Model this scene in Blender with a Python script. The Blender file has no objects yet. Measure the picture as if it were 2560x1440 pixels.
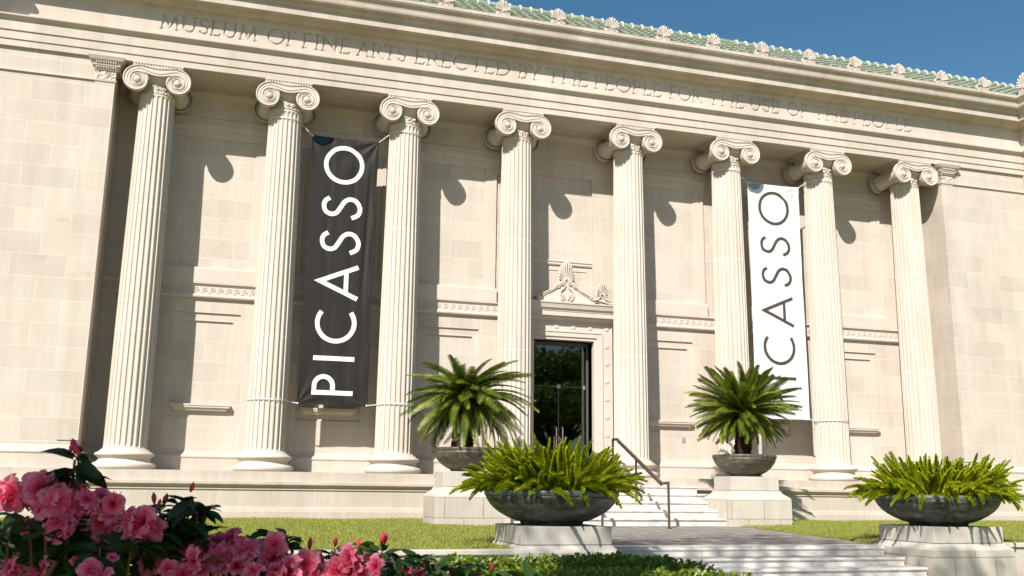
import bpy, math, random
import numpy as np
from mathutils import Vector, Matrix, Euler
random.seed(7); rng = np.random.default_rng(7)
PI = math.pi; R = math.radians
sc = bpy.context.scene; col = sc.collection

# ------------------------------------------------------------------ camera
CAM = Vector((1.99298502, -23.5833873, -0.346858395))
FPX = 2408.48549
c_r = Vector((0.9571329, -0.28938829, 0.01228921))
c_u = Vector((-0.07091781, -0.19299722, 0.9786331))
c_f = Vector((0.28083317, 0.93755346, 0.20524678))
cd = bpy.data.cameras.new('camera'); cam = bpy.data.objects.new('camera', cd); col.objects.link(cam)
m = Matrix((( c_r.x, c_u.x, -c_f.x, CAM.x), (c_r.y, c_u.y, -c_f.y, CAM.y), (c_r.z, c_u.z, -c_f.z, CAM.z), (0, 0, 0, 1)))
cam.matrix_world = m
cd.sensor_width = 36; cd.lens = FPX / 2560 * 36; cd.clip_start = 0.05; cd.clip_end = 3000
cd.dof.use_dof = True; cd.dof.focus_distance = 20; cd.dof.aperture_fstop = 15
sc.camera = cam

# ------------------------------------------------------------------ light
SUN = Vector((0.75, 1.0, -1.08)).normalized()
wd = bpy.data.worlds.new('World'); sc.world = wd; wd.use_nodes = True
wn = wd.node_tree.nodes; wl = wd.node_tree.links; wn.clear()
sky = wn.new('ShaderNodeTexSky'); sky.sky_type = 'NISHITA'; sky.sun_disc = False
sky.sun_elevation = math.asin(-SUN.z); sky.sun_rotation = math.atan2(-SUN.x, -SUN.y) % (2 * PI)
sky.air_density = 1.0; sky.dust_density = 0.4; sky.ozone_density = 1.0
bg = wn.new('ShaderNodeBackground'); bg.inputs[1].default_value = 0.07
wo = wn.new('ShaderNodeOutputWorld')
hs = wn.new('ShaderNodeHueSaturation'); hs.inputs['Saturation'].default_value = 1.26; hs.inputs['Hue'].default_value = 0.489
wl.new(sky.outputs[0], hs.inputs['Color']); wl.new(hs.outputs[0], bg.inputs[0]); wl.new(bg.outputs[0], wo.inputs[0])
sl = bpy.data.lights.new('sun', 'SUN'); sl.energy = 4.9; sl.angle = R(0.5); sl.color = (1.0, 0.945, 0.88)
so = bpy.data.objects.new('sun', sl); col.objects.link(so); so.location = (-10, -30, 30)
so.rotation_euler = SUN.to_track_quat('-Z', 'Y').to_euler()
sc.view_settings.view_transform = 'Standard'; sc.view_settings.look = 'None'
sc.view_settings.exposure = 0.60; sc.view_settings.gamma = 1
sc.render.engine = 'CYCLES'

def at(px, py, depth):
    """world point seen at pixel (px, py) of the 2560 x 1440 photograph, depth metres in front of the lens"""
    return CAM + (c_f + c_r * ((px - 1280) / FPX) + c_u * ((720 - py) / FPX)) * depth

# ------------------------------------------------------------------ helpers
def tag(o, label=None, cat=None, group=None, kind=None):
    if label: o['label'] = label
    if cat: o['category'] = cat
    if group: o['group'] = group
    if kind: o['kind'] = kind
    return o
def empty(name, loc, label=None, cat=None, group=None):
    o = bpy.data.objects.new(name, None); col.objects.link(o); o.location = loc; o.empty_display_size = .1
    return tag(o, label, cat, group)
def origin(o):
    v = Vector((0, 0, 0))
    while o is not None: v += o.location; o = o.parent
    return v
def link(name, me, parent=None, loc=(0, 0, 0)):
    o = bpy.data.objects.new(name, me); col.objects.link(o); o.parent = parent; o.location = loc
    return o

class MB:
    def __init__(s): s.v = []; s.f = []
    def add(s, vs, fs):
        n = len(s.v); s.v.extend([tuple(v) for v in vs]); s.f.extend([tuple(i + n for i in f) for f in fs]); return s
    def box(s, x0, x1, y0, y1, z0, z1):
        return s.add([(x0,y0,z0),(x1,y0,z0),(x1,y1,z0),(x0,y1,z0),(x0,y0,z1),(x1,y0,z1),(x1,y1,z1),(x0,y1,z1)],
                     [(0,3,2,1),(4,5,6,7),(0,1,5,4),(1,2,6,5),(2,3,7,6),(3,0,4,7)])
    def frus(s, c, hx0, hy0, z0, hx1, hy1, z1, caps=True):
        cx, cy = c
        vs = [(cx-hx0,cy-hy0,z0),(cx+hx0,cy-hy0,z0),(cx+hx0,cy+hy0,z0),(cx-hx0,cy+hy0,z0),(cx-hx1,cy-hy1,z1),(cx+hx1,cy-hy1,z1),(cx+hx1,cy+hy1,z1),(cx-hx1,cy+hy1,z1)]
        fs = [(0,1,5,4),(1,2,6,5),(2,3,7,6),(3,0,4,7)]
        if caps: fs += [(0,3,2,1),(4,5,6,7)]
        return s.add(vs, fs)
    def lathe(s, prof, n=48, c=(0,0,0), axis='z', cap=True):
        vs = []; fs = []
        for r, h in prof:
            for k in range(n):
                a = 2*PI*k/n; p = (r*math.cos(a), r*math.sin(a), h)
                if axis == 'y': p = (r*math.cos(a), h, r*math.sin(a))
                vs.append((p[0]+c[0], p[1]+c[1], p[2]+c[2]))
        for i in range(len(prof)-1):
            for k in range(n):
                a, b = i*n+k, i*n+(k+1)%n
                q = (a, b, b+n, a+n); fs.append(q if axis == 'z' else q[::-1])
        if cap:
            fs.append(tuple(range(n))[::-1]); fs.append(tuple(range((len(prof)-1)*n, len(prof)*n)))
        return s.add(vs, fs)
    def tube(s, pts, rad, n=8, cap=True):
        pts = [Vector(p) for p in pts]
        if not hasattr(rad, '__len__'): rad = [rad]*len(pts)
        vs = []; fs = []; up = None
        for i, p in enumerate(pts):
            t = (pts[min(i+1, len(pts)-1)] - pts[max(i-1, 0)]).normalized()
            if up is None:
                up = Vector((0,0,1)) if abs(t.z) < .9 else Vector((1,0,0))
            a = t.cross(up).normalized(); b = a.cross(t).normalized(); up = b
            for k in range(n):
                w = 2*PI*k/n; vs.append(p + a*(rad[i]*math.cos(w)) + b*(rad[i]*math.sin(w)))
        for i in range(len(pts)-1):
            for k in range(n):
                q, w = i*n+k, i*n+(k+1)%n; fs.append((q, w, w+n, q+n))
        if cap: fs.append(tuple(range(n))[::-1]); fs.append(tuple(range((len(pts)-1)*n, len(pts)*n)))
        return s.add(vs, fs)
    def sphere(s, c, rx, ry=None, rz=None, n=10, mm=6):
        ry = ry or rx; rz = rz or rx
        vs = []; fs = []
        for i in range(mm+1):
            t = PI*i/mm
            for k in range(n):
                a = 2*PI*k/n; vs.append((c[0]+rx*math.sin(t)*math.cos(a), c[1]+ry*math.sin(t)*math.sin(a), c[2]-rz*math.cos(t)))
        for i in range(mm):
            for k in range(n):
                q, w = i*n+k, i*n+(k+1)%n; fs.append((q, w, w+n, q+n))
        return s.add(vs, fs)
    def extr(s, prof, x0, x1):
        """closed profile of (y, z), extruded along X"""
        n = len(prof)
        vs = [(x0, y, z) for y, z in prof] + [(x1, y, z) for y, z in prof]
        fs = [(i, (i+1) % n, (i+1) % n + n, i+n) for i in range(n)] + [tuple(range(n))[::-1], tuple(range(n, 2*n))]
        return s.add(vs, fs)
    def sweep(s, prof, path):
        """open profile of (d outwards, z) along a plan path; outwards is to the right-hand side of travel (-Y when going +X)"""
        path = [Vector(p) for p in path]; offs = []
        for i, p in enumerate(path):
            ns = []
            if i > 0: t = (p - path[i-1]).normalized(); ns.append(Vector((t.y, -t.x)))
            if i < len(path)-1: t = (path[i+1] - p).normalized(); ns.append(Vector((t.y, -t.x)))
            if len(ns) == 1: offs.append(ns[0])
            else:
                b = (ns[0] + ns[1]).normalized(); offs.append(b / max(.2, b.dot(ns[0])))
        n = len(prof); vs = []; fs = []
        for p, o in zip(path, offs):
            for d, z in prof: vs.append((p.x + o.x*d, p.y + o.y*d, z))
        for i in range(len(path)-1):
            for k in range(n-1):
                a = i*n+k; fs.append((a, a+1, a+1+n, a+n))
        return s.add(vs, fs)
    def plate(s, outline, y0, y1, hole=None):
        """polygon of (x, z) in the XZ plane with thickness from y0 (front) to y1"""
        n = len(outline)
        vs = [(x, y0, z) for x, z in outline] + [(x, y1, z) for x, z in outline]
        fs = [tuple(range(n)), tuple(range(n, 2*n))[::-1]] + [(i, i+n, (i+1) % n + n, (i+1) % n) for i in range(n)]
        return s.add(vs, fs)
    def mesh(s, name, mat, smooth=False, off=(0, 0, 0)):
        me = bpy.data.meshes.new(name)
        o = off
        me.from_pydata([(v[0]-o[0], v[1]-o[1], v[2]-o[2]) for v in s.v], [], s.f)
        me.materials.append(mat)
        if smooth: me.polygons.foreach_set('use_smooth', [True]*len(me.polygons))
        me.update(); return me
    def build(s, name, mat, parent=None, smooth=False, at_=None, bevel=0, fix=False):
        off = Vector(at_) if at_ is not None else (origin(parent) if parent else Vector((0, 0, 0)))
        me = s.mesh(name, mat, smooth, off)
        if fix:
            import bmesh
            bm = bmesh.new(); bm.from_mesh(me); bmesh.ops.recalc_face_normals(bm, faces=bm.faces); bm.to_mesh(me); bm.free()
        loc = (off - origin(parent)) if parent else off
        ob = link(name, me, parent, loc)
        if bevel:
            b = ob.modifiers.new('bevel', 'BEVEL'); b.width = bevel; b.segments = 2; b.limit_method = 'ANGLE'; b.angle_limit = R(50)
        return ob

def npmesh(name, V, F, mat, smooth=False):
    me = bpy.data.meshes.new(name); V = np.asarray(V, dtype=np.float32); F = np.asarray(F, dtype=np.int32)
    me.vertices.add(len(V)); me.vertices.foreach_set('co', V.ravel())
    k = F.shape[1]; me.loops.add(F.size); me.loops.foreach_set('vertex_index', F.ravel())
    me.polygons.add(len(F)); me.polygons.foreach_set('loop_start', np.arange(0, F.size, k, dtype=np.int32))
    me.materials.append(mat); me.update(calc_edges=True)
    if smooth: me.polygons.foreach_set('use_smooth', [True]*len(F))
    me.validate(); return me

# ------------------------------------------------------------------ materials
class NT:
    def __init__(s, name, rough=.8, spec=.25):
        s.m = bpy.data.materials.new(name); s.m.use_nodes = True; s.t = s.m.node_tree
        s.b = s.t.nodes['Principled BSDF']; s.out = s.t.nodes['Material Output']
        s.b.inputs['Roughness'].default_value = rough; s.b.inputs['Specular IOR Level'].default_value = spec
    def n(s, kind, **kw):
        x = s.t.nodes.new('ShaderNode' + kind)
        for k, v in kw.items():
            if hasattr(x, k): setattr(x, k, v)
            else: x.inputs[k.replace('_', ' ')].default_value = v
        return x
    def l(s, a, b): s.t.links.new(a, b)
    def pos(s): return s.n('NewGeometry').outputs['Position']
    def noise(s, vec, scale, detail=4, rough=.55):
        x = s.n('TexNoise'); x.inputs['Scale'].default_value = scale; x.inputs['Detail'].default_value = detail; x.inputs['Roughness'].default_value = rough
        if vec is not None: s.l(vec, x.inputs['Vector'])
        return x.outputs['Fac']
    def ramp(s, fac, stops):
        x = s.n('ValToRGB'); e = x.color_ramp.elements
        while len(e) < len(stops): e.new(.5)
        for i, (p, c) in enumerate(stops):
            e[i].position = p; e[i].color = (*c, 1) if len(c) == 3 else c
        s.l(fac, x.inputs['Fac']); return x.outputs['Color']
    def mix(s, fac, a, b, mode='MIX'):
        x = s.n('MixRGB', blend_type=mode)
        for i, v in ((0, fac), (1, a), (2, b)):
            if hasattr(v, 'is_output') or hasattr(v, 'links'): s.l(v, x.inputs[i])
            elif isinstance(v, (tuple, list)): x.inputs[i].default_value = (*v, 1)
            else: x.inputs[i].default_value = v
        return x.outputs[0]
    def map(s, vec, scale=(1,1,1), loc=(0,0,0), rot=(0,0,0)):
        x = s.n('Mapping'); x.inputs['Scale'].default_value = scale; x.inputs['Location'].default_value = loc; x.inputs['Rotation'].default_value = rot
        s.l(vec, x.inputs['Vector']); return x.outputs[0]
    def math(s, op, a, b=None):
        x = s.n('Math', operation=op)
        for i, v in ((0, a), (1, b)):
            if v is None: continue
            if hasattr(v, 'links'): s.l(v, x.inputs[i])
            else: x.inputs[i].default_value = v
        return x.outputs[0]
    def bump(s, h, strength=.3, dist=.01):
        x = s.n('Bump'); x.inputs['Strength'].default_value = strength; x.inputs['Distance'].default_value = dist
        s.l(h, x.inputs['Height']); s.l(x.outputs[0], s.b.inputs['Normal']); return x
    def color(s, c):
        if hasattr(c, 'links'): s.l(c, s.b.inputs['Base Color'])
        else: s.b.inputs['Base Color'].default_value = (*c, 1)
        return s

def stone(name, base, bw=None, bh=None, z0=0, x0=0, mortar=.009, var=.10, streak=.12, rough=.85, mlight=1.15):
    g = NT(name, rough, .2); P = g.pos()
    dark = tuple(c*(1-var) for c in base); lite = tuple(min(1, c*(1+var*.7)) for c in base)
    c = g.ramp(g.noise(P, .9, 5), [(.3, dark), (.7, lite)])
    # vertical weather streaks and blotches
    st = g.noise(g.map(P, (2.6, 2.6, .3)), 1.0, 6, .7)
    c = g.mix(1.0, c, g.ramp(st, [(.28, (1-streak, 1-streak*1.15, 1-streak*1.4)), (.62, (1, 1, 1))]), 'MULTIPLY')
    fine = g.noise(P, 26, 4, .7)
    c = g.mix(1.0, c, g.ramp(fine, [(.3, (.93, .925, .91)), (.7, (1.03, 1.03, 1.03))]), 'MULTIPLY')
    sp = g.noise(g.map(P, (.8, .8, 1.6)), 1.7, 6, .75)
    c = g.mix(1.0, c, g.ramp(sp, [(.60, (1, 1, 1)), (.74, (.86, .83, .78))]), 'MULTIPLY')
    h = fine
    if bw:
        s = g.n('SeparateXYZ'); g.l(P, s.inputs[0])
        u = g.math('ADD', s.outputs[0], s.outputs[1]); u = g.math('SUBTRACT', u, x0); w = g.math('SUBTRACT', s.outputs[2], z0)
        cb = g.n('CombineXYZ'); g.l(u, cb.inputs[0]); g.l(w, cb.inputs[1])
        br = g.n('TexBrick', offset=.5); br.inputs['Scale'].default_value = 1
        br.inputs['Brick Width'].default_value = bw; br.inputs['Row Height'].default_value = bh; br.inputs['Mortar Size'].default_value = mortar
        br.inputs['Mortar Smooth'].default_value = .2; br.inputs['Bias'].default_value = 0
        br.inputs['Color1'].default_value = (.92, .915, .905, 1); br.inputs['Color2'].default_value = (1.03, 1.025, 1.02, 1)
        br.inputs['Mortar'].default_value = (mlight, mlight, mlight, 1); g.l(cb.outputs[0], br.inputs['Vector'])
        c = g.mix(1.0, c, br.outputs['Color'], 'MULTIPLY')
        h = g.math('SUBTRACT', g.math('MULTIPLY', fine, .35), g.math('MULTIPLY', br.outputs['Fac'], .5))
    g.color(c); g.bump(h, .35, .006); return g.m

LIME = (.60, .525, .435)
M = {}
M['ashlar'] = stone('ashlar', (.575, .512, .45), 1.15, .515, z0=8.81-.515*20, x0=-3.2, var=.07)
M['inner_ashlar'] = stone('inner_ashlar', (.59, .528, .465), .86, .515, z0=8.81-.515*20, x0=.33, var=.06)
M['block'] = stone('block', (.585, .52, .46), 1.52, 1.9, z0=9.0, x0=.4, mortar=.006, var=.07, mlight=1.05)
M['cornice'] = stone('cornice', (.575, .512, .45), 1.53, 3.0, z0=9.0, x0=.76, mortar=.006, var=.08, streak=.2, mlight=.8)
M['carved'] = stone('carved', (.60, .535, .475), var=.06, streak=.08)
M['plinth'] = stone('plinth', (.565, .50, .44), 2.1, 3.0, z0=-2.0, x0=.3, var=.09, streak=.16, mortar=.008, mlight=1.06)
M['pedestal'] = stone('pedestal', (.55, .505, .44), .85, .43, z0=-1.37, x0=.1, mortar=.010, var=.07, streak=.14, mlight=.55)
M['pedestal_top'] = stone('pedestal_top', (.555, .515, .46), var=.08, streak=.14)

# column shafts: faint drum joints
g = NT('shaft_stone', .85, .2); P = g.pos()
c = g.ramp(g.noise(P, .7, 5), [(.3, (.565, .50, .435)), (.7, (.615, .55, .485))])
c = g.mix(1, c, g.ramp(g.noise(g.map(P, (7, 7, .4)), 1, 5, .6), [(.3, (.88, .86, .82)), (.6, (1, 1, 1))]), 'MULTIPLY')
s_ = g.n('SeparateXYZ'); g.l(P, s_.inputs[0])
for zj in (3.145, 6.04):
    d = g.math('ABSOLUTE', g.math('SUBTRACT', s_.outputs[2], zj))
    c = g.mix(g.math('LESS_THAN', d, .009), c, (.72, .67, .60))
g.color(c); g.bump(g.noise(P, 30, 4, .7), .25, .004); M['shaft'] = g.m
# necking ornament: carved look from a bump
g = NT('neck_ornament', .85, .2); P = g.pos()
g.color(g.ramp(g.noise(P, 3, 4), [(.3, (.56, .49, .40)), (.7, (.62, .55, .46))]))
vo = g.n('TexVoronoi'); vo.inputs['Scale'].default_value = 17; g.l(P, vo.inputs['Vector']); g.bump(vo.outputs['Distance'], 1.0, .05); M['neck'] = g.m

g = NT('marble', .45, .4); P = g.pos()
wv = g.noise(g.map(P, (1, 3, 3)), 2.2, 8, .7)
c = g.ramp(wv, [(.30, (.46, .42, .38)), (.48, (.66, .63, .59)), (.7, (.72, .69, .65))])
c = g.mix(1, c, g.ramp(g.noise(g.map(P, (1, 1, 4)), 4, 7, .75), [(.32, (.66, .61, .54)), (.52, (1, 1, 1))]), 'MULTIPLY')
s_ = g.n('SeparateXYZ'); g.l(P, s_.inputs[0]); cb = g.n('CombineXYZ'); g.l(s_.outputs[0], cb.inputs[0]); g.l(g.math('MULTIPLY', s_.outputs[2], 1.0), cb.inputs[1])
br = g.n('TexBrick', offset=.37); br.inputs['Scale'].default_value = 1; br.inputs['Brick Width'].default_value = 1.3; br.inputs['Row Height'].default_value = .175; br.inputs['Mortar Size'].default_value = .003
br.inputs['Color1'].default_value = (.96, .96, .96, 1); br.inputs['Color2'].default_value = (1.03, 1.03, 1.03, 1); br.inputs['Mortar'].default_value = (.6, .57, .53, 1); g.l(cb.outputs[0], br.inputs['Vector'])
g.color(g.mix(1, c, br.outputs[0], 'MULTIPLY')); g.bump(wv, .15, .004); M['marble'] = g.m

g = NT('slate_paving', .7, .35); P = g.pos()
br = g.n('TexBrick', offset=.4); br.inputs['Scale'].default_value = 1; br.inputs['Brick Width'].default_value = 1.05; br.inputs['Row Height'].default_value = .62; br.inputs['Mortar Size'].default_value = .016
br.inputs['Color1'].default_value = (.20, .18, .16, 1); br.inputs['Color2'].default_value = (.22, .20, .18, 1); br.inputs['Mortar'].default_value = (.50, .47, .42, 1); g.l(g.map(P, (1,1,1), (.2,.1,0)), br.inputs['Vector'])
c = g.mix(1, br.outputs[0], g.ramp(g.noise(P, 3.5, 6, .7), [(.3, (.85, .85, .86)), (.7, (1.15, 1.13, 1.1))]), 'MULTIPLY')
g.color(c); g.bump(g.noise(P, 12, 5), .2, .006); M['slate'] = g.m
M['bounce_pavement'] = stone('bounce_pavement', (.50, .41, .31), var=.08)  # pale tan, chosen to bounce warm fill into the facade shadows

def grassmat(name, a, b, c3):
    g = NT(name, .8, .15); P = g.pos()
    c = g.ramp(g.noise(P, 1.3, 5, .6), [(.3, a), (.5, b), (.72, c3)])
    f = g.noise(P, 38, 3, .8)
    c = g.mix(1, c, g.ramp(f, [(.3, (.55, .6, .45)), (.55, (1, 1, 1)), (.75, (1.35, 1.3, 1.1))]), 'MULTIPLY')
    g.color(c); g.bump(f, .9, .03); return g.m
M['lawn'] = grassmat('lawn_turf', (.17, .19, .035), (.24, .26, .055), (.38, .35, .12))
M['ground'] = grassmat('lower_turf', (.10, .14, .025), (.14, .18, .035), (.22, .22, .07))

def leafmat(name, cols, rough=.5, spec=.4, trans=.35, scale=4.0):
    g = NT(name, rough, spec); P = g.pos()
    f = g.noise(P, scale, 3, .6)
    oi = g.n('ObjectInfo')
    r2 = g.math('ADD', g.math('MULTIPLY', f, .8), g.math('MULTIPLY', oi.outputs['Random'], .22))
    c = g.ramp(r2, [(.3, cols[0]), (.52, cols[1]), (.75, cols[2])])
    g.color(c)
    tr = g.n('BsdfTranslucent'); g.l(g.mix(1, c, (1.1, 1.25, .6), 'MULTIPLY'), tr.inputs['Color'])
    mx = g.n('MixShader'); mx.inputs[0].default_value = trans
    g.l(g.b.outputs[0], mx.inputs[1]); g.l(tr.outputs[0], mx.inputs[2]); g.l(mx.outputs[0], g.out.inputs['Surface'])
    return g.m
M['blade'] = leafmat('grass_blade', [(.16, .20, .03), (.27, .29, .05), (.56, .50, .22)], .7, .2, .3, 55)
M['hedge'] = leafmat('hedge_leaf', [(.05, .10, .012), (.16, .22, .02), (.36, .40, .05)], .35, .45, .4, 22)
M['azleaf'] = leafmat('azalea_leaf', [(.012, .030, .007), (.028, .060, .012), (.05, .085, .018)], .38, .25, .12, 14)
M['fern'] = leafmat('foxtail_leaf', [(.24, .28, .010), (.46, .50, .018), (.70, .66, .05)], .6, .2, .35, 6)
M['frond'] = leafmat('cycad_leaf', [(.040, .070, .008), (.125, .16, .016), (.36, .34, .05)], .4, .45, .25, 5)
M['frond_old'] = leafmat('cycad_old_leaf', [(.10, .12, .015), (.28, .24, .03), (.42, .27, .05)], .55, .3, .25, 9)
M['oak'] = leafmat('oak_leaf', [(.04, .07, .015), (.12, .16, .03), (.30, .30, .07)], .5, .3, .45, 2)

g = NT('bark', .95, .1); g.color(g.ramp(g.noise(g.pos(), 22, 5, .7), [(.35, (.018, .012, .008)), (.65, (.075, .045, .028))])); g.bump(g.noise(g.pos(), 30, 4), .9, .03); M['bark'] = g.m
g = NT('stem_wood', .8, .2); g.color((.16, .09, .04)); M['stem'] = g.m
g = NT('soil_mulch', .95, .1); g.color(g.ramp(g.noise(g.pos(), 18, 5, .8), [(.38, (.03, .018, .012)), (.62, (.30, .19, .12))])); g.bump(g.noise(g.pos(), 24, 4), 1, .03); M['soil'] = g.m

def bronze(name, a, b, c3):
    g = NT(name, .5, .5); P = g.pos()
    n1 = g.noise(g.map(P, (1.6, 1.6, 5)), 2.2, 7, .72)
    c = g.ramp(n1, [(.32, a), (.52, b), (.68, c3)])
    n2 = g.noise(g.map(P, (30, 30, 3)), 1, 4, .7)
    c = g.mix(1, c, g.ramp(n2, [(.3, (.45, .45, .45)), (.68, (1.35, 1.35, 1.35))]), 'MULTIPLY')
    vo = g.noise(P, 13, 3, .5)
    c = g.mix(g.ramp(vo, [(.66, (0,0,0)), (.74, (.5,.5,.5))]), c, (.16, .22, .19))
    g.color(c); g.b.inputs['Metallic'].default_value = .25; g.bump(n2, .2, .004); return g.m
M['bowl'] = bronze('bronze_patina', (.018, .018, .015), (.072, .075, .064), (.19, .215, .19))
M['bowl_rim'] = bronze('bronze_rim', (.06, .075, .075), (.13, .16, .16), (.20, .24, .235))
M['bowl_brown'] = bronze('bronze_brown', (.05, .042, .034), (.12, .10, .078), (.21, .19, .155))

g = NT('green_tile', .35, .5); P = g.pos()
g.color(g.ramp(g.noise(P, 5, 4, .7), [(.3, (.17, .20, .145)), (.55, (.26, .295, .215)), (.75, (.42, .45, .37))])); M['tile'] = g.m
g = NT('white_patina', .6, .4); g.color(g.ramp(g.noise(g.pos(), 14, 4), [(.35, (.25, .32, .24)), (.6, (.62, .66, .63))])); M['patina'] = g.m
g = NT('rail_bronze', .4, .5); g.color((.16, .115, .085)); g.b.inputs['Metallic'].default_value = .6; M['rail'] = g.m
g = NT('steel', .2, .6); g.color((.7, .7, .7)); g.b.inputs['Metallic'].default_value = 1; M['steel'] = g.m
g = NT('dark_frame', .4, .4); g.color((.09, .09, .075)); M['frame'] = g.m
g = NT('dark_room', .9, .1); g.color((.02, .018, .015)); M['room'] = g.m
g = NT('rope', .8, .2); g.color((.72, .70, .66)); M['rope'] = g.m
g = NT('plaque_grey', .6, .3); g.color((.28, .27, .25)); M['plaque'] = g.m

g = NT('door_glass', .02, .5)
gl = g.n('BsdfGlossy'); gl.inputs['Roughness'].default_value = .02; gl.inputs['Color'].default_value = (.9, .95, .9, 1)
tp = g.n('BsdfTransparent'); tp.inputs['Color'].default_value = (.55, .6, .55, 1)
fr = g.n('Fresnel'); fr.inputs['IOR'].default_value = 2.0
mx = g.n('MixShader'); g.l(fr.outputs[0], mx.inputs[0]); g.l(tp.outputs[0], mx.inputs[1]); g.l(gl.outputs[0], mx.inputs[2]); g.l(mx.outputs[0], g.out.inputs['Surface']); M['glass'] = g.m

def cloth(name, c, sheen=.4, rough=.45, trans=0):
    g = NT(name, rough, sheen); P = g.pos()
    g.color(g.mix(1, g.ramp(g.noise(P, 2, 4), [(.3, tuple(x*.92 for x in c)), (.7, c)]), g.ramp(g.noise(P, 220, 1), [(.3, (.93,.93,.93)), (.7, (1.05,1.05,1.05))]), 'MULTIPLY'))
    if trans:
        tr = g.n('BsdfTranslucent'); tr.inputs['Color'].default_value = (*c, 1); mx = g.n('MixShader'); mx.inputs[0].default_value = trans
        g.l(g.b.outputs[0], mx.inputs[1]); g.l(tr.outputs[0], mx.inputs[2]); g.l(mx.outputs[0], g.out.inputs['Surface'])
    return g.m
M['black_cloth'] = cloth('black_cloth', (.025, .0225, .0205), .18, .6)
M['white_cloth'] = cloth('white_cloth', (.83, .83, .83), .3, .6, .12)
M['white_ink'] = cloth('white_ink', (.80, .79, .77), .4, .5)
M['black_ink'] = cloth('black_ink', (.075, .06, .052), .3, .6)
M['blue_ink'] = cloth('blue_ink', (.012, .04, .07), .3, .6)
M['greyblue_ink'] = cloth('greyblue_ink', (.26, .34, .45), .3, .6)

g = NT('azalea_petal', .55, .3)
tc = g.n('TexCoord'); ln = g.n('VectorMath', operation='LENGTH'); g.l(tc.outputs['Object'], ln.inputs[0])
sc_ = g.math('MULTIPLY', ln.outputs['Value'], 20.0)
oi = g.n('ObjectInfo')
sc_ = g.math('ADD', sc_, g.math('MULTIPLY', oi.outputs['Random'], .12))
c = g.ramp(sc_, [(.14, (.64, .006, .04)), (.40, (.92, .09, .20)), (.85, (.97, .33, .43))])
c = g.mix(1, c, g.ramp(g.noise(tc.outputs['Object'], 60, 3), [(.3, (.84, .8, .84)), (.7, (1.1, 1.1, 1.1))]), 'MULTIPLY')
g.color(c); tr = g.n('BsdfTranslucent'); g.l(c, tr.inputs['Color']); mx = g.n('MixShader'); mx.inputs[0].default_value = .38
g.l(g.b.outputs[0], mx.inputs[1]); g.l(tr.outputs[0], mx.inputs[2]); g.l(mx.outputs[0], g.out.inputs['Surface']); M['petal'] = g.m
g = NT('azalea_bud', .5, .3); g.color((.55, .03, .07)); M['bud'] = g.m

# ------------------------------------------------------------------ layout constants
S = 3.05; SC = 3.243
COLX = [0, S, 2*S, 3*S, 3*S+SC, 4*S+SC, 5*S+SC, 6*S+SC]
CX = 3*S + SC/2            # door axis
WL, WR = -.95, 2*CX + .95  # inner faces of the two wings
PL, PR = -4.4, 25.6        # pavilion corners
BAYS = [(COLX[i]+COLX[i+1])/2 for i in range(7)]

# ------------------------------------------------------------------ ground (structure)
def zl(y):                                   # the lawn falls gently away from the building
    return -1.045 + (y + .8) * (.175 / 8.6)
V = []; F = []
def sheet(xs, ys, zf):
    V = [(x, y, zf(x, y)) for y in ys for x in xs]; nx = len(xs)
    F = [(j*nx+i, j*nx+i+1, (j+1)*nx+i+1, (j+1)*nx+i) for j in range(len(ys)-1) for i in range(nx-1)]
    return V, F
V, F = sheet([-400, -60, -12, 0, 8, 14, 30, 80, 400], [-300, -60, -30, -20, -9.35], lambda x, y: -1.86)
me = bpy.data.meshes.new('ground'); me.from_pydata(V, [], F); me.materials.append(M['ground']); tag(link('ground', me), kind='structure')
V, F = sheet([-400, 400], [-9.35, 400], lambda x, y: -1.9)
me = bpy.data.meshes.new('far_ground'); me.from_pydata(V, [], F); me.materials.append(M['ground']); tag(link('far_ground', me), kind='structure')
def name_edge(x, x0, x1): return x < x0 or x > x1
def lawn(x0, x1, name, dz=0):
    xs = np.concatenate([[x0-.001], np.linspace(x0, x1, 60), [x1+.001]]); ys = np.linspace(-9.42, -.83, 40)
    V, F = sheet(list(xs), list(ys), lambda x, y: (-1.7 if (name_edge(x, x0, x1)) else 0) + zl(y)+dz*min(1, max(0, (x-13.6)/1.6))*(-(y+.8)/8.6) + .012*math.sin(x*1.9+y)*math.sin(y*1.3))
    me = bpy.data.meshes.new(name); me.from_pydata(V, [], F); me.materials.append(M['lawn'])
    return tag(link(name, me), kind='structure')
lawn(-12, 7.9, 'lawn'); lawn(13.68, 34, 'lawn', .06)
mb = MB(); mb.add([(7.86, -8.2, -1.242), (13.69, -8.2, -1.242), (13.69, -3.0, -1.105), (7.86, -3.0, -1.105)], [(0, 1, 2, 3)])
tag(mb.build('paving', M['slate']), kind='structure')
mb = MB(); mb.add([(8, -30, -1.855), (13.6, -30, -1.855), (13.6, -10.3, -1.855), (8, -10.3, -1.855)], [(0, 1, 2, 3)])
tag(mb.build('path', M['bounce_pavement']), kind='structure')  # hidden path, made pale for the same warm bounce
mb = MB(); mb.add([(-60, -70, -1.852), (80, -70, -1.852), (80, -23, -1.852), (-60, -23, -1.852)], [(0, 1, 2, 3)])  # unseen pale sheet behind the camera, added to reflect warm fill light
tag(mb.build('bounce_pavement', M['bounce_pavement']), kind='structure')

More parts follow.
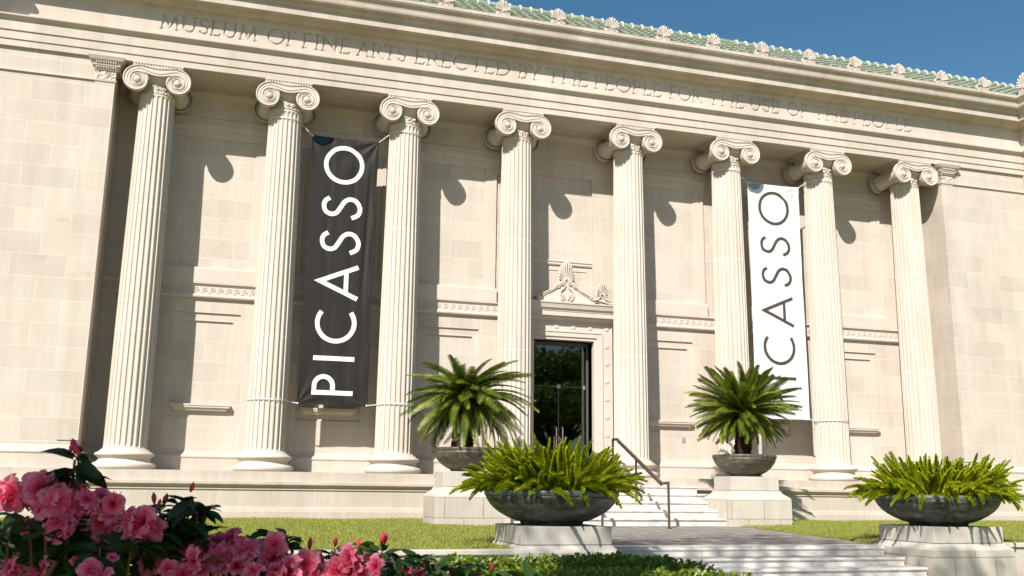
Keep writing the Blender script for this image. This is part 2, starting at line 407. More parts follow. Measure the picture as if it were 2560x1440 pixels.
# grass blades: ground cover
def blades(x0, x1, y0, y1, n, dz, skip=()):
    X = rng.uniform(x0, x1, n); Y = y0 + (y1-y0)*rng.random(n)
    keep = np.ones(n, bool)
    for a, b, c, d in skip: keep &= ~((X > a) & (X < b) & (Y > c) & (Y < d))
    X = X[keep]; Y = Y[keep]; n = len(X)
    Z = -1.045 + (Y+.8)*(.175/8.6) + dz*np.clip((X-13.6)/1.6, 0, 1)*(-(Y+.8)/8.6) + .012*np.sin(X*1.9+Y)*np.sin(Y*1.3)
    a = rng.uniform(0, 2*PI, n); w = rng.uniform(.004, .010, n); h = rng.uniform(.015, .06, n); l = rng.uniform(-.03, .03, (n, 2))
    V = np.zeros((n, 3, 3)); V[:, 0] = np.c_[X-w*np.cos(a), Y-w*np.sin(a), Z-.003]; V[:, 1] = np.c_[X+w*np.cos(a), Y+w*np.sin(a), Z-.003]; V[:, 2] = np.c_[X+l[:, 0], Y+l[:, 1], Z+h]
    return V.reshape(-1, 3)
VV = np.concatenate([blades(-5, 7.89, -9.33, -.86, 150000, 0, [(6.4, 8.2, -3.1, -2.0)]), blades(13.70, 26, -9.33, -.86, 90000, .06, [(13.3, 15.1, -3.1, -2.0), (13.5, 15.3, -9.7, -8.0)])])
tag(link('grass', npmesh('grass', VV, np.arange(len(VV)).reshape(-1, 3), M['blade'])), kind='stuff')

# ------------------------------------------------------------------ the museum building
bld = empty('museum_building', (CX, 0, -1.04), 'pale limestone museum with eight fluted Ionic columns, carved frieze and green tiled roof', 'building')
# stylobate
def sty(x0, x1, path=None):
    pr = [(-.74, 0), (-.74, -.215), (-.79, -.222), (-.865, -.235), (-.865, -.292), (-.84, -.30), (-.80, -.33), (-.765, -.365), (-.765, -.378), (-.785, -.385), (-.785, -.405), (-.755, -.412),
          (-.755, -.79), (-.775, -.80), (-.80, -.81), (-.815, -.885), (-.835, -.89), (-.835, -1.5), (.9, -1.5), (.9, 0)]
    return MB().extr(pr, x0, x1)
sty(-9.5, 8.03).build('stylobate', M['plinth'], bld, fix=True); sty(13.51, 31, ).build('stylobate', M['plinth'], bld, fix=True)
MB().box(8.03, 13.51, -.74, 1.2, -1.5, 0).build('stylobate', M['plinth'], bld)

# layered back wall with blind windows
def layer(y, depth, xr, zr, holes, name, mat, parent=bld):
    xs = sorted({xr[0], xr[1], *[h[0] for h in holes], *[h[1] for h in holes]}); xs = [x for x in xs if xr[0] <= x <= xr[1]]
    zs = sorted({zr[0], zr[1], *[h[2] for h in holes], *[h[3] for h in holes]}); zs = [z for z in zs if zr[0] <= z <= zr[1]]
    def solid(i, j):
        if i < 0 or j < 0 or i >= len(xs)-1 or j >= len(zs)-1: return None
        cx, cz = (xs[i]+xs[i+1])/2, (zs[j]+zs[j+1])/2
        return not any(h[0] < cx < h[1] and h[2] < cz < h[3] for h in holes)
    mb = MB(); d = y + depth
    for i in range(len(xs)-1):
        for j in range(len(zs)-1):
            if not solid(i, j): continue
            a, b, c, e = xs[i], xs[i+1], zs[j], zs[j+1]
            mb.add([(a,y,c),(b,y,c),(b,y,e),(a,y,e)], [(0,1,2,3)])
            if solid(i-1, j) is not True: mb.add([(a,d,c),(a,y,c),(a,y,e),(a,d,e)], [(0,1,2,3)])
            if solid(i+1, j) is not True: mb.add([(b,y,c),(b,d,c),(b,d,e),(b,y,e)], [(0,1,2,3)])
            if solid(i, j-1) is not True: mb.add([(a,d,c),(b,d,c),(b,y,c),(a,y,c)], [(0,1,2,3)])
            if solid(i, j+1) is not True: mb.add([(a,y,e),(b,y,e),(b,d,e),(a,d,e)], [(0,1,2,3)])
    return mb.build(name, mat, parent)
door = (CX-.86, CX+.86, 0, 3.65)
h1 = [(b-.79, b+.79, 1.275, 3.84) for i, b in enumerate(BAYS) if i != 3]
h2 = [(b-.62, b+.62, 1.5, 3.64) for i, b in enumerate(BAYS) if i != 3]
layer(.90, .035, (WL-.1, WR+.1), (0, 9.6), h1 + [door, (CX-.9, CX+.9, 4.4, 8.31)], 'wall', M['inner_ashlar'])
layer(.935, .035, (WL-.1, WR+.1), (0, 9.6), h2 + [door, (CX-.9, CX+.9, 4.4, 8.31)], 'wall', M['inner_ashlar'])
layer(.97, .25, (WL-.1, WR+.1), (0, 9.6), [door], 'wall', M['inner_ashlar'])
# upper wall band above the blind windows, and ceiling moulding
MB().box(WL, WR, .855, .905, 8.845, 9.56).build('wall_band', M['inner_ashlar'], bld)
MB().extr([(.86, 9.30), (.84, 9.31), (.84, 9.35), (.80, 9.40), (.74, 9.46), (.74, 9.53), (.86, 9.53)], WL, WR).build('ceiling_moulding', M['carved'], bld, fix=True)

# base moulding of wings and back wall
BP = [(.001, .50), (.03, .43), (.075, .395), (.085, .385), (.10, .365), (.108, .34), (.10, .315), (.085, .30), (.085, .0)]
for path in ([(PL, -.50), (WL, -.50), (WL, .90), (CX-1.3, .90)], [(CX+1.3, .90), (WR, .90), (WR, -.50), (PR, -.50)]):
    MB().sweep(BP, path).build('base_moulding', M['block'], bld)

# blind window surrounds
def crossette(b):
    mb = MB()
    for s in (-1, 1):
        for a, c, y in ((.90, .985, .872), (.985, 1.12, .858), (1.12, 1.21, .838)):
            mb.box(b+min(s*a, s*c), b+max(s*a, s*c), y, .91, 4.94, 8.30)
        mb.box(b+min(s*1.205, s*1.275), b+max(s*1.205, s*1.275), .84, .91, 8.15, 8.50)
    mb.box(b-1.275, b+1.275, .845, .91, 8.302, 8.50); mb.box(b-.99, b+.99, .853, .86, 8.301, 8.42)
    mb.box(b-1.30, b+1.30, .83, .91, 8.50, 8.83)
    for x0, x1, z in ((-1.27, -.80, 8.52), (-.80, .80, 8.57), (.80, 1.27, 8.52)):
        mb.extr([(.835, z), (.805, z+.03), (.785, z+.05), (.785, z+.075), (.835, z+.085)], b+x0, b+x1)
    mb.build('blind_window_surround', M['carved'], bld, bevel=.006, fix=True)
    MB().extr([(.91, 4.56), (.79, 4.56), (.79, 4.90), (.80, 4.94), (.91, 4.94)], b-1.24, b+1.24).build('window_sill', M['carved'], bld, fix=True)
    mb = MB().frus((b, .895), .60, .06, 1.43, .64, .095, 1.50, True).box(b-.68, b+.68, .78, .96, 1.50, 1.545).box(b-.70, b+.70, .765, .96, 1.545, 1.585)
    mb.build('ledge', M['carved'], bld)
    # thin fillets of the lower blind window
    mb = MB()
    for hw, z, y in ((.79, 3.84, .905), (.62, 3.64, .94)):
        mb.box(b-hw, b+hw, y-.012, y+.03, z-.018, z-.002)
    mb.build('fillet', M['carved'], bld)
for i, b in enumerate(BAYS):
    if i != 3: crossette(b)
# centre bay upper recess moulding
MB().extr([(.975, 5.76), (.93, 5.77), (.915, 5.80), (.925, 5.83), (.90, 5.86), (.90, 5.89), (.975, 5.90)], CX-.9, CX+.9).box(CX-.72, CX+.72, .952, .968, 5.62, 5.665).build('recess_moulding', M['carved'], bld, fix=True)

# string course with running scroll
SP = [(.91, 4.56), (.795, 4.56), (.79, 4.535), (.815, 4.515), (.835, 4.49), (.85, 4.48), (.85, 4.285), (.835, 4.275), (.81, 4.255), (.80, 4.225), (.81, 4.195), (.84, 4.175), (.91, 4.165)]
for x0, x1 in ((WL, CX-1.32), (CX+1.32, WR)):
    MB().extr(SP, x0, x1).build('string_course', M['carved'], bld, fix=True)
mb = MB(); x = WL+.1
while x < WR-.1:
    if len(mb.v) and any(abs(x-cx_) < .1 for cx_ in COLX): mb.build('scroll_band', M['carved'], bld); mb = MB()
    if not (CX-1.45 < x < CX+1.45):
        z = 4.385
        pts = [(x+r*math.cos(a), .846, z+r*math.sin(a)) for r, a in [(.07*(1-t*.75), 4.2-t*9.0) for t in np.linspace(0, 1, 16)]]
        pts = [(x-.105, .846, z-.075), (x-.07, .846, z-.078)] + pts
        mb.tube(pts, .011, 4, False); mb.sphere((x, .846, z), .018, .012, .018, 6, 4)
    x += .19
mb.build('scroll_band', M['carved'], bld)

# wings and pavilions
WH = 9.517
for x0, x1, side in ((PL-.2, WL, 1), (WR, PR+.2, -1)):
    MB().box(x0, x1, -.50, 1.2, 0, WH+.05).build('wing_wall', M['ashlar'], bld)
    # anta pilaster at the inner corner, capital, neck moulding
    a0, a1 = (x1-.41, x1+.02) if side == 1 else (x0-.02, x0+.41)
    MB().box(a0, a1, -.525, -.10, .60, 8.95).build('pilaster', M['ashlar'], bld)
    MB().box(min(a0, a1)+.0, max(a0, a1)-.0, .50, .88, .60, 8.95).build('pilaster', M['ashlar'], bld)
    MB().box(x0, x1, -.545, -.49, 8.94, 8.985).build('neck_moulding', M['carved'], bld)
    cx, cy = (a0+a1)/2, -.31; hx, hy = (a1-a0)/2, .215; mb = MB()
    mb.frus((cx, cy), hx+.02, hy+.02, 8.93, hx+.03, hy+.03, 8.975); mb.frus((cx, cy), hx+.002, hy+.002, 8.975, hx+.01, hy+.01, 9.20)
    mb.frus((cx, cy), hx+.04, hy+.04, 9.20, hx+.045, hy+.045, 9.215); mb.frus((cx, cy), hx+.02, hy+.02, 9.215, hx+.07, hy+.07, 9.30)
    mb.frus((cx, cy), hx+.09, hy+.09, 9.30, hx+.095, hy+.095, 9.325); mb.frus((cx, cy), hx+.07, hy+.07, 9.325, hx+.13, hy+.13, 9.42)
    mb.frus((cx, cy), hx+.15, hy+.15, 9.42, hx+.19, hy+.19, 9.50); mb.box(cx-hx-.19, cx+hx+.19, cy-hy-.19, cy+hy+.19, 9.50, 9.516)
    for k in range(9):
        x = cx-hx-.02+(2*hx+.04)*(k+.5)/9; mb.sphere((x, cy-hy-.06, 9.265), .02, .03, .034, 6, 4); mb.sphere((x, cy-hy-.115, 9.375), .018, .02, .034, 6, 4)
        y = cy-hy+(2*hy)*(k+.5)/9; xx = cx+side*(hx+.06); mb.sphere((xx, y, 9.265), .03, .02, .034, 6, 4)
    for k in range(7):                      # foliage on the neck panel
        a = -1.1+2.2*k/6; zz = 9.0
        mb.tube([(cx, cy-hy-.012, zz), (cx+.06*math.sin(a), cy-hy-.022, zz+.07), (cx+.15*math.sin(a), cy-hy-.02, zz+.10*math.cos(a)+.06)], [.016, .013, .006], 5)
    cp_ = mb.build('pilaster_capital', M['carved'], bld)
    MB().box(cx-hx-.008, cx+hx+.008, cy-hy-.016, cy+hy+.016, 8.985, 9.195).build('neck_panel', M['neck'], cp_)
for x0, x1 in ((-9.5, PL), (PR, 31)):
    MB().box(x0, x1, -.95, 1.2, -1.2, WH+.05).build('pavilion_wall', M['ashlar'], bld)

# entablature swept round the pavilion corners
FP = .58
PATH = [(-9.5, -1.03), (PL, -1.03), (PL, -.58), (PR, -.58), (PR, -1.03), (31, -1.03)]
arch = [(-1.47, WH), (-.007, WH), (-.007, 9.68), (.02, 9.682), (.02, 9.885), (.05, 9.887), (.05, 10.12), (.065, 10.125), (.075, 10.135), (.09, 10.16), (.125, 10.185), (.13, 10.195), (.15, 10.20), (.155, 10.215), (.155, 10.24), (.0, 10.285)]
MB().sweep([(d, z) for d, z in arch], PATH).build('architrave', M['block'], bld)
# soffit panel lines under the architrave between columns
for i in range(7):
    mb = MB()
    a, b = COLX[i]+.66, COLX[i+1]-.66
    for y in (-.36, .34): mb.box(a, b, y, y+.03, WH-.018, WH+.01)
    mb.box(a, a+.03, -.33, .34, WH-.018, WH+.01); mb.box(b-.03, b, -.33, .34, WH-.018, WH+.01)
    mb.build('soffit_moulding', M['carved'], bld)
corn = [(.0, 11.0), (.03, 11.003), (.03, 11.028), (.045, 11.035), (.08, 11.045), (.13, 11.07), (.165, 11.10), (.18, 11.118), (.19, 11.13), (.405, 11.13), (.41, 11.092), (.44, 11.09), (.44, 11.275), (.455, 11.28), (.455, 11.30),
        (.47, 11.305), (.50, 11.33), (.515, 11.36), (.515, 11.375), (.535, 11.38), (.535, 11.40), (.55, 11.405), (.615, 11.408), (.64, 11.43), (.655, 11.47), (.662, 11.53), (.68, 11.59), (.72, 11.64), (.755, 11.655), (.755, 11.68), (.775, 11.685), (.775, 11.765), (.6, 11.79)]
MB().sweep(corn, PATH).build('cornice', M['cornice'], bld)

# ---- stroke lettering
def arc(cx, cy, rx, ry, a0, a1, n=14):
    return [(cx+rx*math.cos(R(a0+(a1-a0)*i/n)), cy+ry*math.sin(R(a0+(a1-a0)*i/n))) for i in range(n+1)]
GL = {
 'M': (.98, [[(.06,0),(.16,1)],[(.16,1),(.49,.05),(.82,1)],[(.82,1),(.92,0)],[(0,0),(.13,0)],[(.85,0),(.98,0)]]),
 'U': (.78, [[(.08,1),(.08,.35)]+arc(.38,.32,.30,.32,180,360)+[(.68,.35),(.68,1)],[(0,1),(.17,1)],[(.59,1),(.77,1)]]),
 'S': (.50, [arc(.26,.75,.19,.235,35,235)+arc(.25,.26,.23,.25,65,-150)]),
 'E': (.50, [[(.08,0),(.08,1)],[(.0,1),(.44,1),(.44,.93)],[(.08,.52),(.38,.52)],[(0,0),(.44,0),(.5,.10)]]),
 'O': (.94, [arc(.47,.5,.45,.5,0,360,28)]),
 'F': (.48, [[(.08,0),(.08,1)],[(0,1),(.44,1),(.44,.93)],[(.08,.52),(.38,.52)],[(0,0),(.17,0)]]),
 'I': (.20, [[(.1,0),(.1,1)],[(.02,0),(.18,0)],[(.02,1),(.18,1)]]),
 'N': (.82, [[(.08,0),(.08,1),(.74,0),(.74,1)],[(0,0),(.16,0)],[(.66,1),(.82,1)],[(0,1),(.1,1)]]),
 'A': (.80, [[(.06,0),(.40,1),(.74,0)],[(.19,.36),(.62,.36)],[(0,0),(.14,0)],[(.66,0),(.82,0)]]),
 'R': (.64, [[(.08,0),(.08,1)],[(0,1),(.30,1)]+arc(.30,.75,.22,.25,90,-90)+[(.08,.5)],[(.30,.5),(.62,0),(.70,0)],[(0,0),(.17,0)]]),
 'T': (.70, [[(.35,0),(.35,1)],[(0,.92),(.0,1),(.70,1),(.70,.92)],[(.26,0),(.44,0)]]),
 'C': (.80, [arc(.46,.5,.44,.5,48,312,24)]),
 'D': (.80, [[(.08,0),(.08,1)],[(0,1),(.28,1)]+arc(.28,.5,.46,.5,90,-90,20)+[(0,0)]]),
 'B': (.56, [[(.08,0),(.08,1)],[(0,1),(.27,1)]+arc(.27,.76,.19,.24,90,-90)+[(.08,.52)],[(.27,.52)]+arc(.27,.26,.25,.26,90,-90)+[(0,0)]]),
 'Y': (.70, [[(.04,1),(.35,.48),(.66,1)],[(.35,.48),(.35,0)],[(-.02,1),(.12,1)],[(.58,1),(.72,1)],[(.27,0),(.43,0)]]),
 'H': (.80, [[(.08,0),(.08,1)],[(.72,0),(.72,1)],[(.08,.52),(.72,.52)],[(0,0),(.16,0)],[(0,1),(.16,1)],[(.64,0),(.8,0)],[(.64,1),(.8,1)]]),
 'P': (.54, [[(.08,0),(.08,1)],[(0,1),(.27,1)]+arc(.27,.74,.22,.26,90,-90)+[(.08,.48)],[(0,0),(.17,0)]]),
 'L': (.48, [[(.08,0),(.08,1)],[(0,1),(.17,1)],[(0,0),(.43,0),(.48,.10)]]),
}
WORDS = [('MUSEUM', -.03, 2.21), ('OF', 2.47, 3.15), ('FINE', 3.33, 4.50), ('ARTS', 4.69, 5.94), ('ERECTED', 6.20, 8.77), ('BY', 9.01, 9.61), ('THE', 9.82, 10.97), ('PEOPLE', 11.19, 13.17),
         ('FOR', 13.45, 14.41), ('THE', 14.65, 15.77), ('USE', 15.98, 16.92), ('OF', 17.20, 17.87), ('THE', 18.10, 19.24), ('PEOPLE', 19.46, 21.48)]
def word_strokes(w, xa, xb, za, zb):
    gap = .17; tot = sum(GL[c][0] for c in w) + gap*(len(w)-1); k = (xb-xa)/tot; x = xa; out = []
    for c in w:
        for pl in GL[c][1]: out.append([(x+px*k, za+pz*(zb-za)) for px, pz in pl])
        x += (GL[c][0]+gap)*k
    return out
st_ = []
for w, a, b in WORDS: st_ += word_strokes(w, a, b, 10.445, 10.845)
X0, X1, Z0, Z1, dg = -.30, 21.80, 10.40, 10.90, .0095
nx = int((X1-X0)/dg)+1; nz = int((Z1-Z0)/dg)+1
gx = np.linspace(X0, X1, nx); gz = np.linspace(Z0, Z1, nz); D = np.full((nz, nx), 9.0)
for pl in st_:
    for (ax, az), (bx, bz) in zip(pl[:-1], pl[1:]):
        i0 = max(0, int((min(ax, bx)-.05-X0)/dg)); i1 = min(nx, int((max(ax, bx)+.05-X0)/dg)+2)
        j0 = max(0, int((min(az, bz)-.05-Z0)/dg)); j1 = min(nz, int((max(az, bz)+.05-Z0)/dg)+2)
        if i1 <= i0 or j1 <= j0: continue
        XX, ZZ = np.meshgrid(gx[i0:i1], gz[j0:j1]); dx, dz = bx-ax, bz-az; L = dx*dx+dz*dz+1e-12
        t = np.clip(((XX-ax)*dx+(ZZ-az)*dz)/L, 0, 1); d = np.hypot(XX-ax-t*dx, ZZ-az-t*dz)
        D[j0:j1, i0:i1] = np.minimum(D[j0:j1, i0:i1], d)
depth = .045*np.clip(1-D/.029, 0, 1)
XX, ZZ = np.meshgrid(gx, gz); V = np.stack([XX, -.58+depth, ZZ], -1).reshape(-1, 3)
V -= np.array([CX, 0, -1.04])
a = (np.arange(nz-1)[:, None]*nx + np.arange(nx-1)[None]).ravel(); F = np.stack([a, a+1, a+1+nx, a+nx], -1)
fz = MB()
fz.sweep([(0, 10.28), (0, 11.005)], PATH[:3] + [(X0, -.58)]); fz.sweep([(0, 10.28), (0, 11.005)], [(X1, -.58)] + PATH[3:])
fz.add([(X0,-.58,10.28),(X1,-.58,10.28),(X1,-.58,Z0),(X0,-.58,Z0)], [(0,1,2,3)]); fz.add([(X0,-.58,Z1),(X1,-.58,Z1),(X1,-.58,11.005),(X0,-.58,11.005)], [(0,1,2,3)])
fro = fz.build('frieze', M['block'], bld)
ins = link('inscription', npmesh('inscription', V, F, M['block']), fro)

# ---- columns
def shaft_mesh():
    prof = [(.43, .515, 0), (.445, .49, 0), (.46, .476, 0), (.475, .468, .0), (.50, .465, .6), (.53, .464, .9), (.56, .463, 1), (2.2, .461, 1), (3.9, .453, 1), (5.6, .440, 1), (7.2, .424, 1), (8.6, .409, 1), (8.70, .408, .95), (8.75, .408, .75), (8.785, .408, 0), (8.84, .408, 0)]
    ang = []
    for k in range(24):
        a0 = 15*k
        for a, d in ((0, 0), (3.2, 0), (3.9, .55), (5.6, .9), (9.1, 1), (12.6, .9), (14.3, .55)): ang.append((R(a0+a), d))
    vs = []; n = len(ang)
    for z, r, f in prof:
        for a, d in ang:
            q = r - .036*d*f; vs.append((q*math.cos(a), q*math.sin(a), z))
    fs = [(i*n+k, i*n+(k+1) % n, (i+1)*n+(k+1) % n, (i+1)*n+k) for i in range(len(prof)-1) for k in range(n)]
    return MB().add(vs, fs)
def base_mesh():
    pr = [(.60, .0), (.655, .012), (.68, .045), (.685, .08), (.675, .115), (.64, .145), (.605, .15), (.60, .165), (.575, .175), (.555, .20), (.55, .225), (.56, .25), (.585, .268), (.60, .275), (.60, .285), (.625, .295), (.638, .325), (.625, .355), (.60, .365), (.575, .367), (.57, .385), (.555, .39), (.53, .405), (.512, .432)]
    return MB().lathe(pr, 64)
KV = .095
def band(gv):
    gv = gv - math.floor(gv); h = 0
    if gv < .16: h = .026
    elif gv < .24: h = .026*(.24-gv)/.08
    elif .50 < gv < .64: h = .017*math.sin(PI*(gv-.50)/.14)
    elif gv > .93: h = .026*(gv-.93)/.07
    return h
def capital_mesh():
    mb = MB()
    for fy in (-1, 1):
        for s in (-1, 1):
            cx, cz = s*.449, 9.075; na, nr = 60, 26; vs = []; fs = []
            for i in range(na+1):
                ph = 2*PI*i/na; Ro = .372*math.exp(-KV*ph)
                for j in range(nr+1):
                    r = .078 + (Ro-.078)*j/nr
                    gg = (math.log(.372/r)/KV - ph)/(2*PI); h = band(gg)
                    if j == nr: h = 0
                    x = cx + s*r*math.sin(ph); z = cz + r*math.cos(ph); vs.append((x, fy*(.585+h), z))
                vs.append((cx + s*Ro*math.sin(ph), fy*.49, cz + Ro*math.cos(ph)))
            w = nr+2
            for i in range(na):
                for j in range(w-1):
                    q = (i*w+j, i*w+j+1, (i+1)*w+j+1, (i+1)*w+j); fs.append(q if s*fy > 0 else q[::-1])
            mb.add(vs, fs); mb.sphere((cx, fy*.59, cz), .082, .055, .082, 14, 8)
        nxx, nv = 26, 16; vs = []; fs = []
        for i in range(nxx+1):
            x = -.449+.898*i/nxx; sg = .5+.5*math.cos(PI*x/.449)
            for j in range(nv+1):
                v = j/nv; z = 9.447 - v*(.167+.075*sg) - .05*sg*math.sin(PI*v)
                vs.append((x, fy*(.585+(band(v) if 0 < j < nv else 0)), z))
            vs.append((x, fy*.45, z))
        w = nv+2
        for i in range(nxx):
            for j in range(w-1):
                q = (i*w+j, i*w+j+1, (i+1)*w+j+1, (i+1)*w+j); fs.append(q if fy > 0 else q[::-1])
        mb.add(vs, fs)
    for s in (-1, 1):                       # bolsters
        pr = []
        for k in range(33):
            y = -.56+1.12*k/32; t = abs(y)/.56; r = .155+.10*t**1.5
            if any(abs(t-q) < .05 for q in (.18, .45, .72)): r += .012
            pr.append((r, y))
        mb.lathe(pr, 28, (s*.449, 0, 9.09), 'y')
    mb.box(-.45, .45, -.50, .50, 9.21, 9.432)
    pr = [(.418, 9.075), (.435, 9.08), (.44, 9.095), (.435, 9.11), (.445, 9.115), (.475, 9.15), (.50, 9.19), (.505, 9.215), (.49, 9.24)]
    mb.lathe(pr, 48)
    for k in range(28):
        a = 2*PI*k/28; mb.sphere((.478*math.cos(a), .478*math.sin(a), 9.165), .033, .033, .042, 7, 5)
    for k in range(48):
        a = 2*PI*k/48; mb.sphere((.437*math.cos(a), .437*math.sin(a), 9.095), .014, .014, .012, 5, 3)
    # abacus with egg edge
    mb.frus((0, 0), .50, .50, 9.43, .573, .573, 9.495); mb.box(-.575, .575, -.575, .575, 9.495, 9.5165)
    for k in range(17):
        t = -.53+1.06*k/16
        for s in (-1, 1):
            mb.sphere((t, s*.555, 9.465), .021, .022, .034, 6, 4); mb.sphere((s*.555, t, 9.465), .022, .021, .034, 6, 4)
    return mb
def neck_mesh():
    mb = MB().lathe([(.408, 8.84), (.418, 8.845), (.422, 8.855), (.415, 8.865), (.405, 8.87), (.405, 9.05), (.418, 9.06), (.42, 9.078)], 48)
    for k in range(16):                     # palmettes
        a = 2*PI*k/16
        for q in range(5):
            b = (q-2)*.32; l = .075 if k % 2 else .062
            p0 = (.405*math.cos(a), .405*math.sin(a), 8.91); aa = a+l*math.sin(b)/.41
            mb.tube([p0, (.424*math.cos(a+(aa-a)*.5), .424*math.sin(a+(aa-a)*.5), 8.91+l*.8*math.cos(b)), (.414*math.cos(aa), .414*math.sin(aa), 8.92+l*1.5*math.cos(b))], [.011, .012, .005], 5)
    return mb
sm = shaft_mesh().mesh('column_shaft', M['shaft']); bm_ = base_mesh().mesh('column_base', M['carved'], True); cm = capital_mesh().mesh('column_capital', M['carved']); nm = neck_mesh().mesh('necking', M['neck'])
for x in COLX:
    c_ = link('column', sm, bld, Vector((x, 0, 0)) - origin(bld))
    link('column_base', bm_, c_); link('column_capital', cm, c_); link('necking', nm, c_)

# ---- roof, ridge, antefixes
def slope(y): return 11.77 + (y+1.30)*.72
mb = MB(); mb.add([(-9.5,-1.25,slope(-1.25)-.03),(31,-1.25,slope(-1.25)-.03),(31,-.02,slope(-.02)-.03),(-9.5,-.02,slope(-.02)-.03)], [(0,1,2,3)])
mb.add([(-9.5,-.02,slope(-.02)-.03),(31,-.02,slope(-.02)-.03),(31,6,11.9),(-9.5,6,11.9)], [(0,1,2,3)])
roof = mb.build('roof', M['tile'], bld)
mb = MB(); xt = -6.0
while xt < 28:
    for k in range(6):
        y0 = -1.27+.205*k; y1 = y0+.27; ja = random.uniform(-.006, .006); vs = []; fs = []
        for (yy, rr, up) in ((y0, .128, .028), (y1, .105, .0)):
            for q in range(9):
                a = PI*q/8; vs.append((xt+ja+rr*math.cos(a), yy-.5*rr*math.sin(a)*.3, slope(yy)+up-.03+rr*.62*math.sin(a)))
        fs = [(q, q+1, q+10, q+9) for q in range(8)]
        inner = len(vs); vs += [(xt+ja+.11*math.cos(PI*q/8), y0+.004, slope(y0)-.02+.068*math.sin(PI*q/8)) for q in range(9)]
        fs += [(q, q+1, inner+q+1, inner+q) for q in range(8)] + [tuple(range(inner, inner+9))]
        mb.add(vs, fs)
    xt += .305
mb.build('roof_tiles', M['tile'], roof)
mb = MB(); zr_ = slope(-.08)+.02
mb.tube([(x, -.08, zr_+.02) for x in np.arange(-9, 31, 2.0)], .10, 12); mb.box(-9.5, 31, -.20, .05, zr_-.10, zr_-.03)
mb.build('ridge', M['tile'], roof, smooth=False)
x = -.6
while x < 26:
    mb = MB()
    if not (15.2 < x < 15.9 and random.random() < .5):
        mb.tube([(x, -.21, zr_-.05), (x, -.19, zr_+.03), (x, -.15, zr_+.10), (x, -.07, zr_+.145), (x, .02, zr_+.12)], [.022, .028, .032, .030, .022], 8)
        mb.build('ridge_knob', M['patina'], roof)
    x += .305
def antefix_mesh():
    mb = MB(); n = 11
    out = [(-.19, 0), (-.20, .05), (-.15, .10), (-.155, .20), (-.13, .30), (-.075, .40), (0, .455), (.075, .40), (.13, .30), (.155, .20), (.15, .10), (.20, .05), (.19, 0)]
    mb.plate([(a, b) for a, b in out], .0, .05)
    for k in range(n):
        a = R(-78+156*k/(n-1)); l = .30*(1-.36*abs(math.sin(a))**1.5)
        p0 = Vector((.02*math.sin(a), -.005, .13)); 
        pts = [p0, p0+Vector((math.sin(a)*l*.5, -.022, math.cos(a)*l*.5)), p0+Vector((math.sin(a)*l*.9, -.03, math.cos(a)*l*.9)), p0+Vector((math.sin(a)*l*1.03, -.012, math.cos(a)*l*1.03))]
        mb.tube(pts, [.009, .017, .024, .012], 6)
    for s in (-1, 1):
        pts = [(s*(.095+r*math.cos(t)), -.012, .06+r*math.sin(t)) for r, t in [(.052*(1-.75*q), 3.4-q*8) for q in np.linspace(0, 1, 14)]]
        mb.tube(pts, .011, 5); mb.tube([(s*.19, -.01, .01), (s*.15, -.015, .03), (s*.10, -.015, .0)], .012, 5)
    mb.sphere((0, -.01, .12), .035, .025, .03, 8, 5); mb.box(-.19, .19, -.015, .06, -.03, .02)
    mb.add([(-.17,.045,0),(.17,.045,0),(.14,.30,.16),(-.14,.30,.16),(-.10,.045,.30),(.10,.045,.30)], [(0,1,2,3),(4,5,2,3),(0,3,4),(1,2,5)])
    return mb.mesh('antefix', M['carved'])
am = antefix_mesh(); ab0 = None
for k in range(-2, 12):
    a_ = link('antefix', am, bld, Vector((6.80+1.532*(k), -1.31, 11.775)) - origin(bld))
a_ = link('antefix', am, bld, Vector((PR-.68, -1.60, 11.775)) - origin(bld)); a_.rotation_euler.z = R(-90); a_.scale = (1.3, 1.3, 1.45)

# ---- door surround
fr_ = MB()
def ring(mb, hw0, hw1, zt0, zt1, y, yb=.92, zb=0):
    """portal band: two jambs and a head"""
    for s in (-1, 1): mb.box(CX+min(s*hw0, s*hw1), CX+max(s*hw0, s*hw1), y, yb, zb, zt1)
    mb.box(CX-hw0, CX+hw0, y, yb, zt0, zt1)
ring(fr_, .86, .94, 3.65, 3.73, .72, 1.24); ring(fr_, .94, 1.06, 3.73, 3.85, .685, 1.0); ring(fr_, 1.06, 1.10, 3.85, 3.885, .665); ring(fr_, 1.10, 1.34, 3.885, 4.13, .70); ring(fr_, 1.34, 1.38, 4.13, 4.16, .67)
surr = fr_.build('door_surround', M['carved'], bld, bevel=.008)
mb = MB()
def rosette(x, z):
    mb.lathe([(.066, -.0), (.066, -.010), (.058, -.018), (.0, -.020)][::-1], 18, (x, .70, z), 'y')
for i in range(6):
    rosette(CX-1.22+2.44*i/5, 4.01)
for i in range(1, 9):
    for s in (-1, 1): rosette(CX+s*1.22, 4.01-.48*i)
mb.build('rosettes', M['carved'], surr, fix=True)
dc = [(.92, 4.16), (.66, 4.16), (.65, 4.20), (.62, 4.23), (.60, 4.25), (.60, 4.27), (.50, 4.275), (.495, 4.26), (.47, 4.26), (.47, 4.38), (.455, 4.385), (.455, 4.41), (.43, 4.43), (.42, 4.45), (.40, 4.46), (.39, 4.50), (.37, 4.56), (.345, 4.585), (.345, 4.625), (.50, 4.64), (.92, 4.64)]
MB().extr(dc, CX-1.55, CX+1.55).build('door_cornice', M['carved'], surr, fix=True)
for s in (-1, 1):                            # console brackets
    x = CX+s*1.47; pts = [(x, .62, 4.15), (x, .56, 4.08), (x, .58, 3.95), (x, .66, 3.80), (x, .74, 3.60), (x, .80, 3.42)]
    MB().tube(pts, [.05, .065, .06, .045, .04, .03], 10).sphere((x, .60, 4.07), .06, .08, .08).build('bracket', M['carved'], surr)
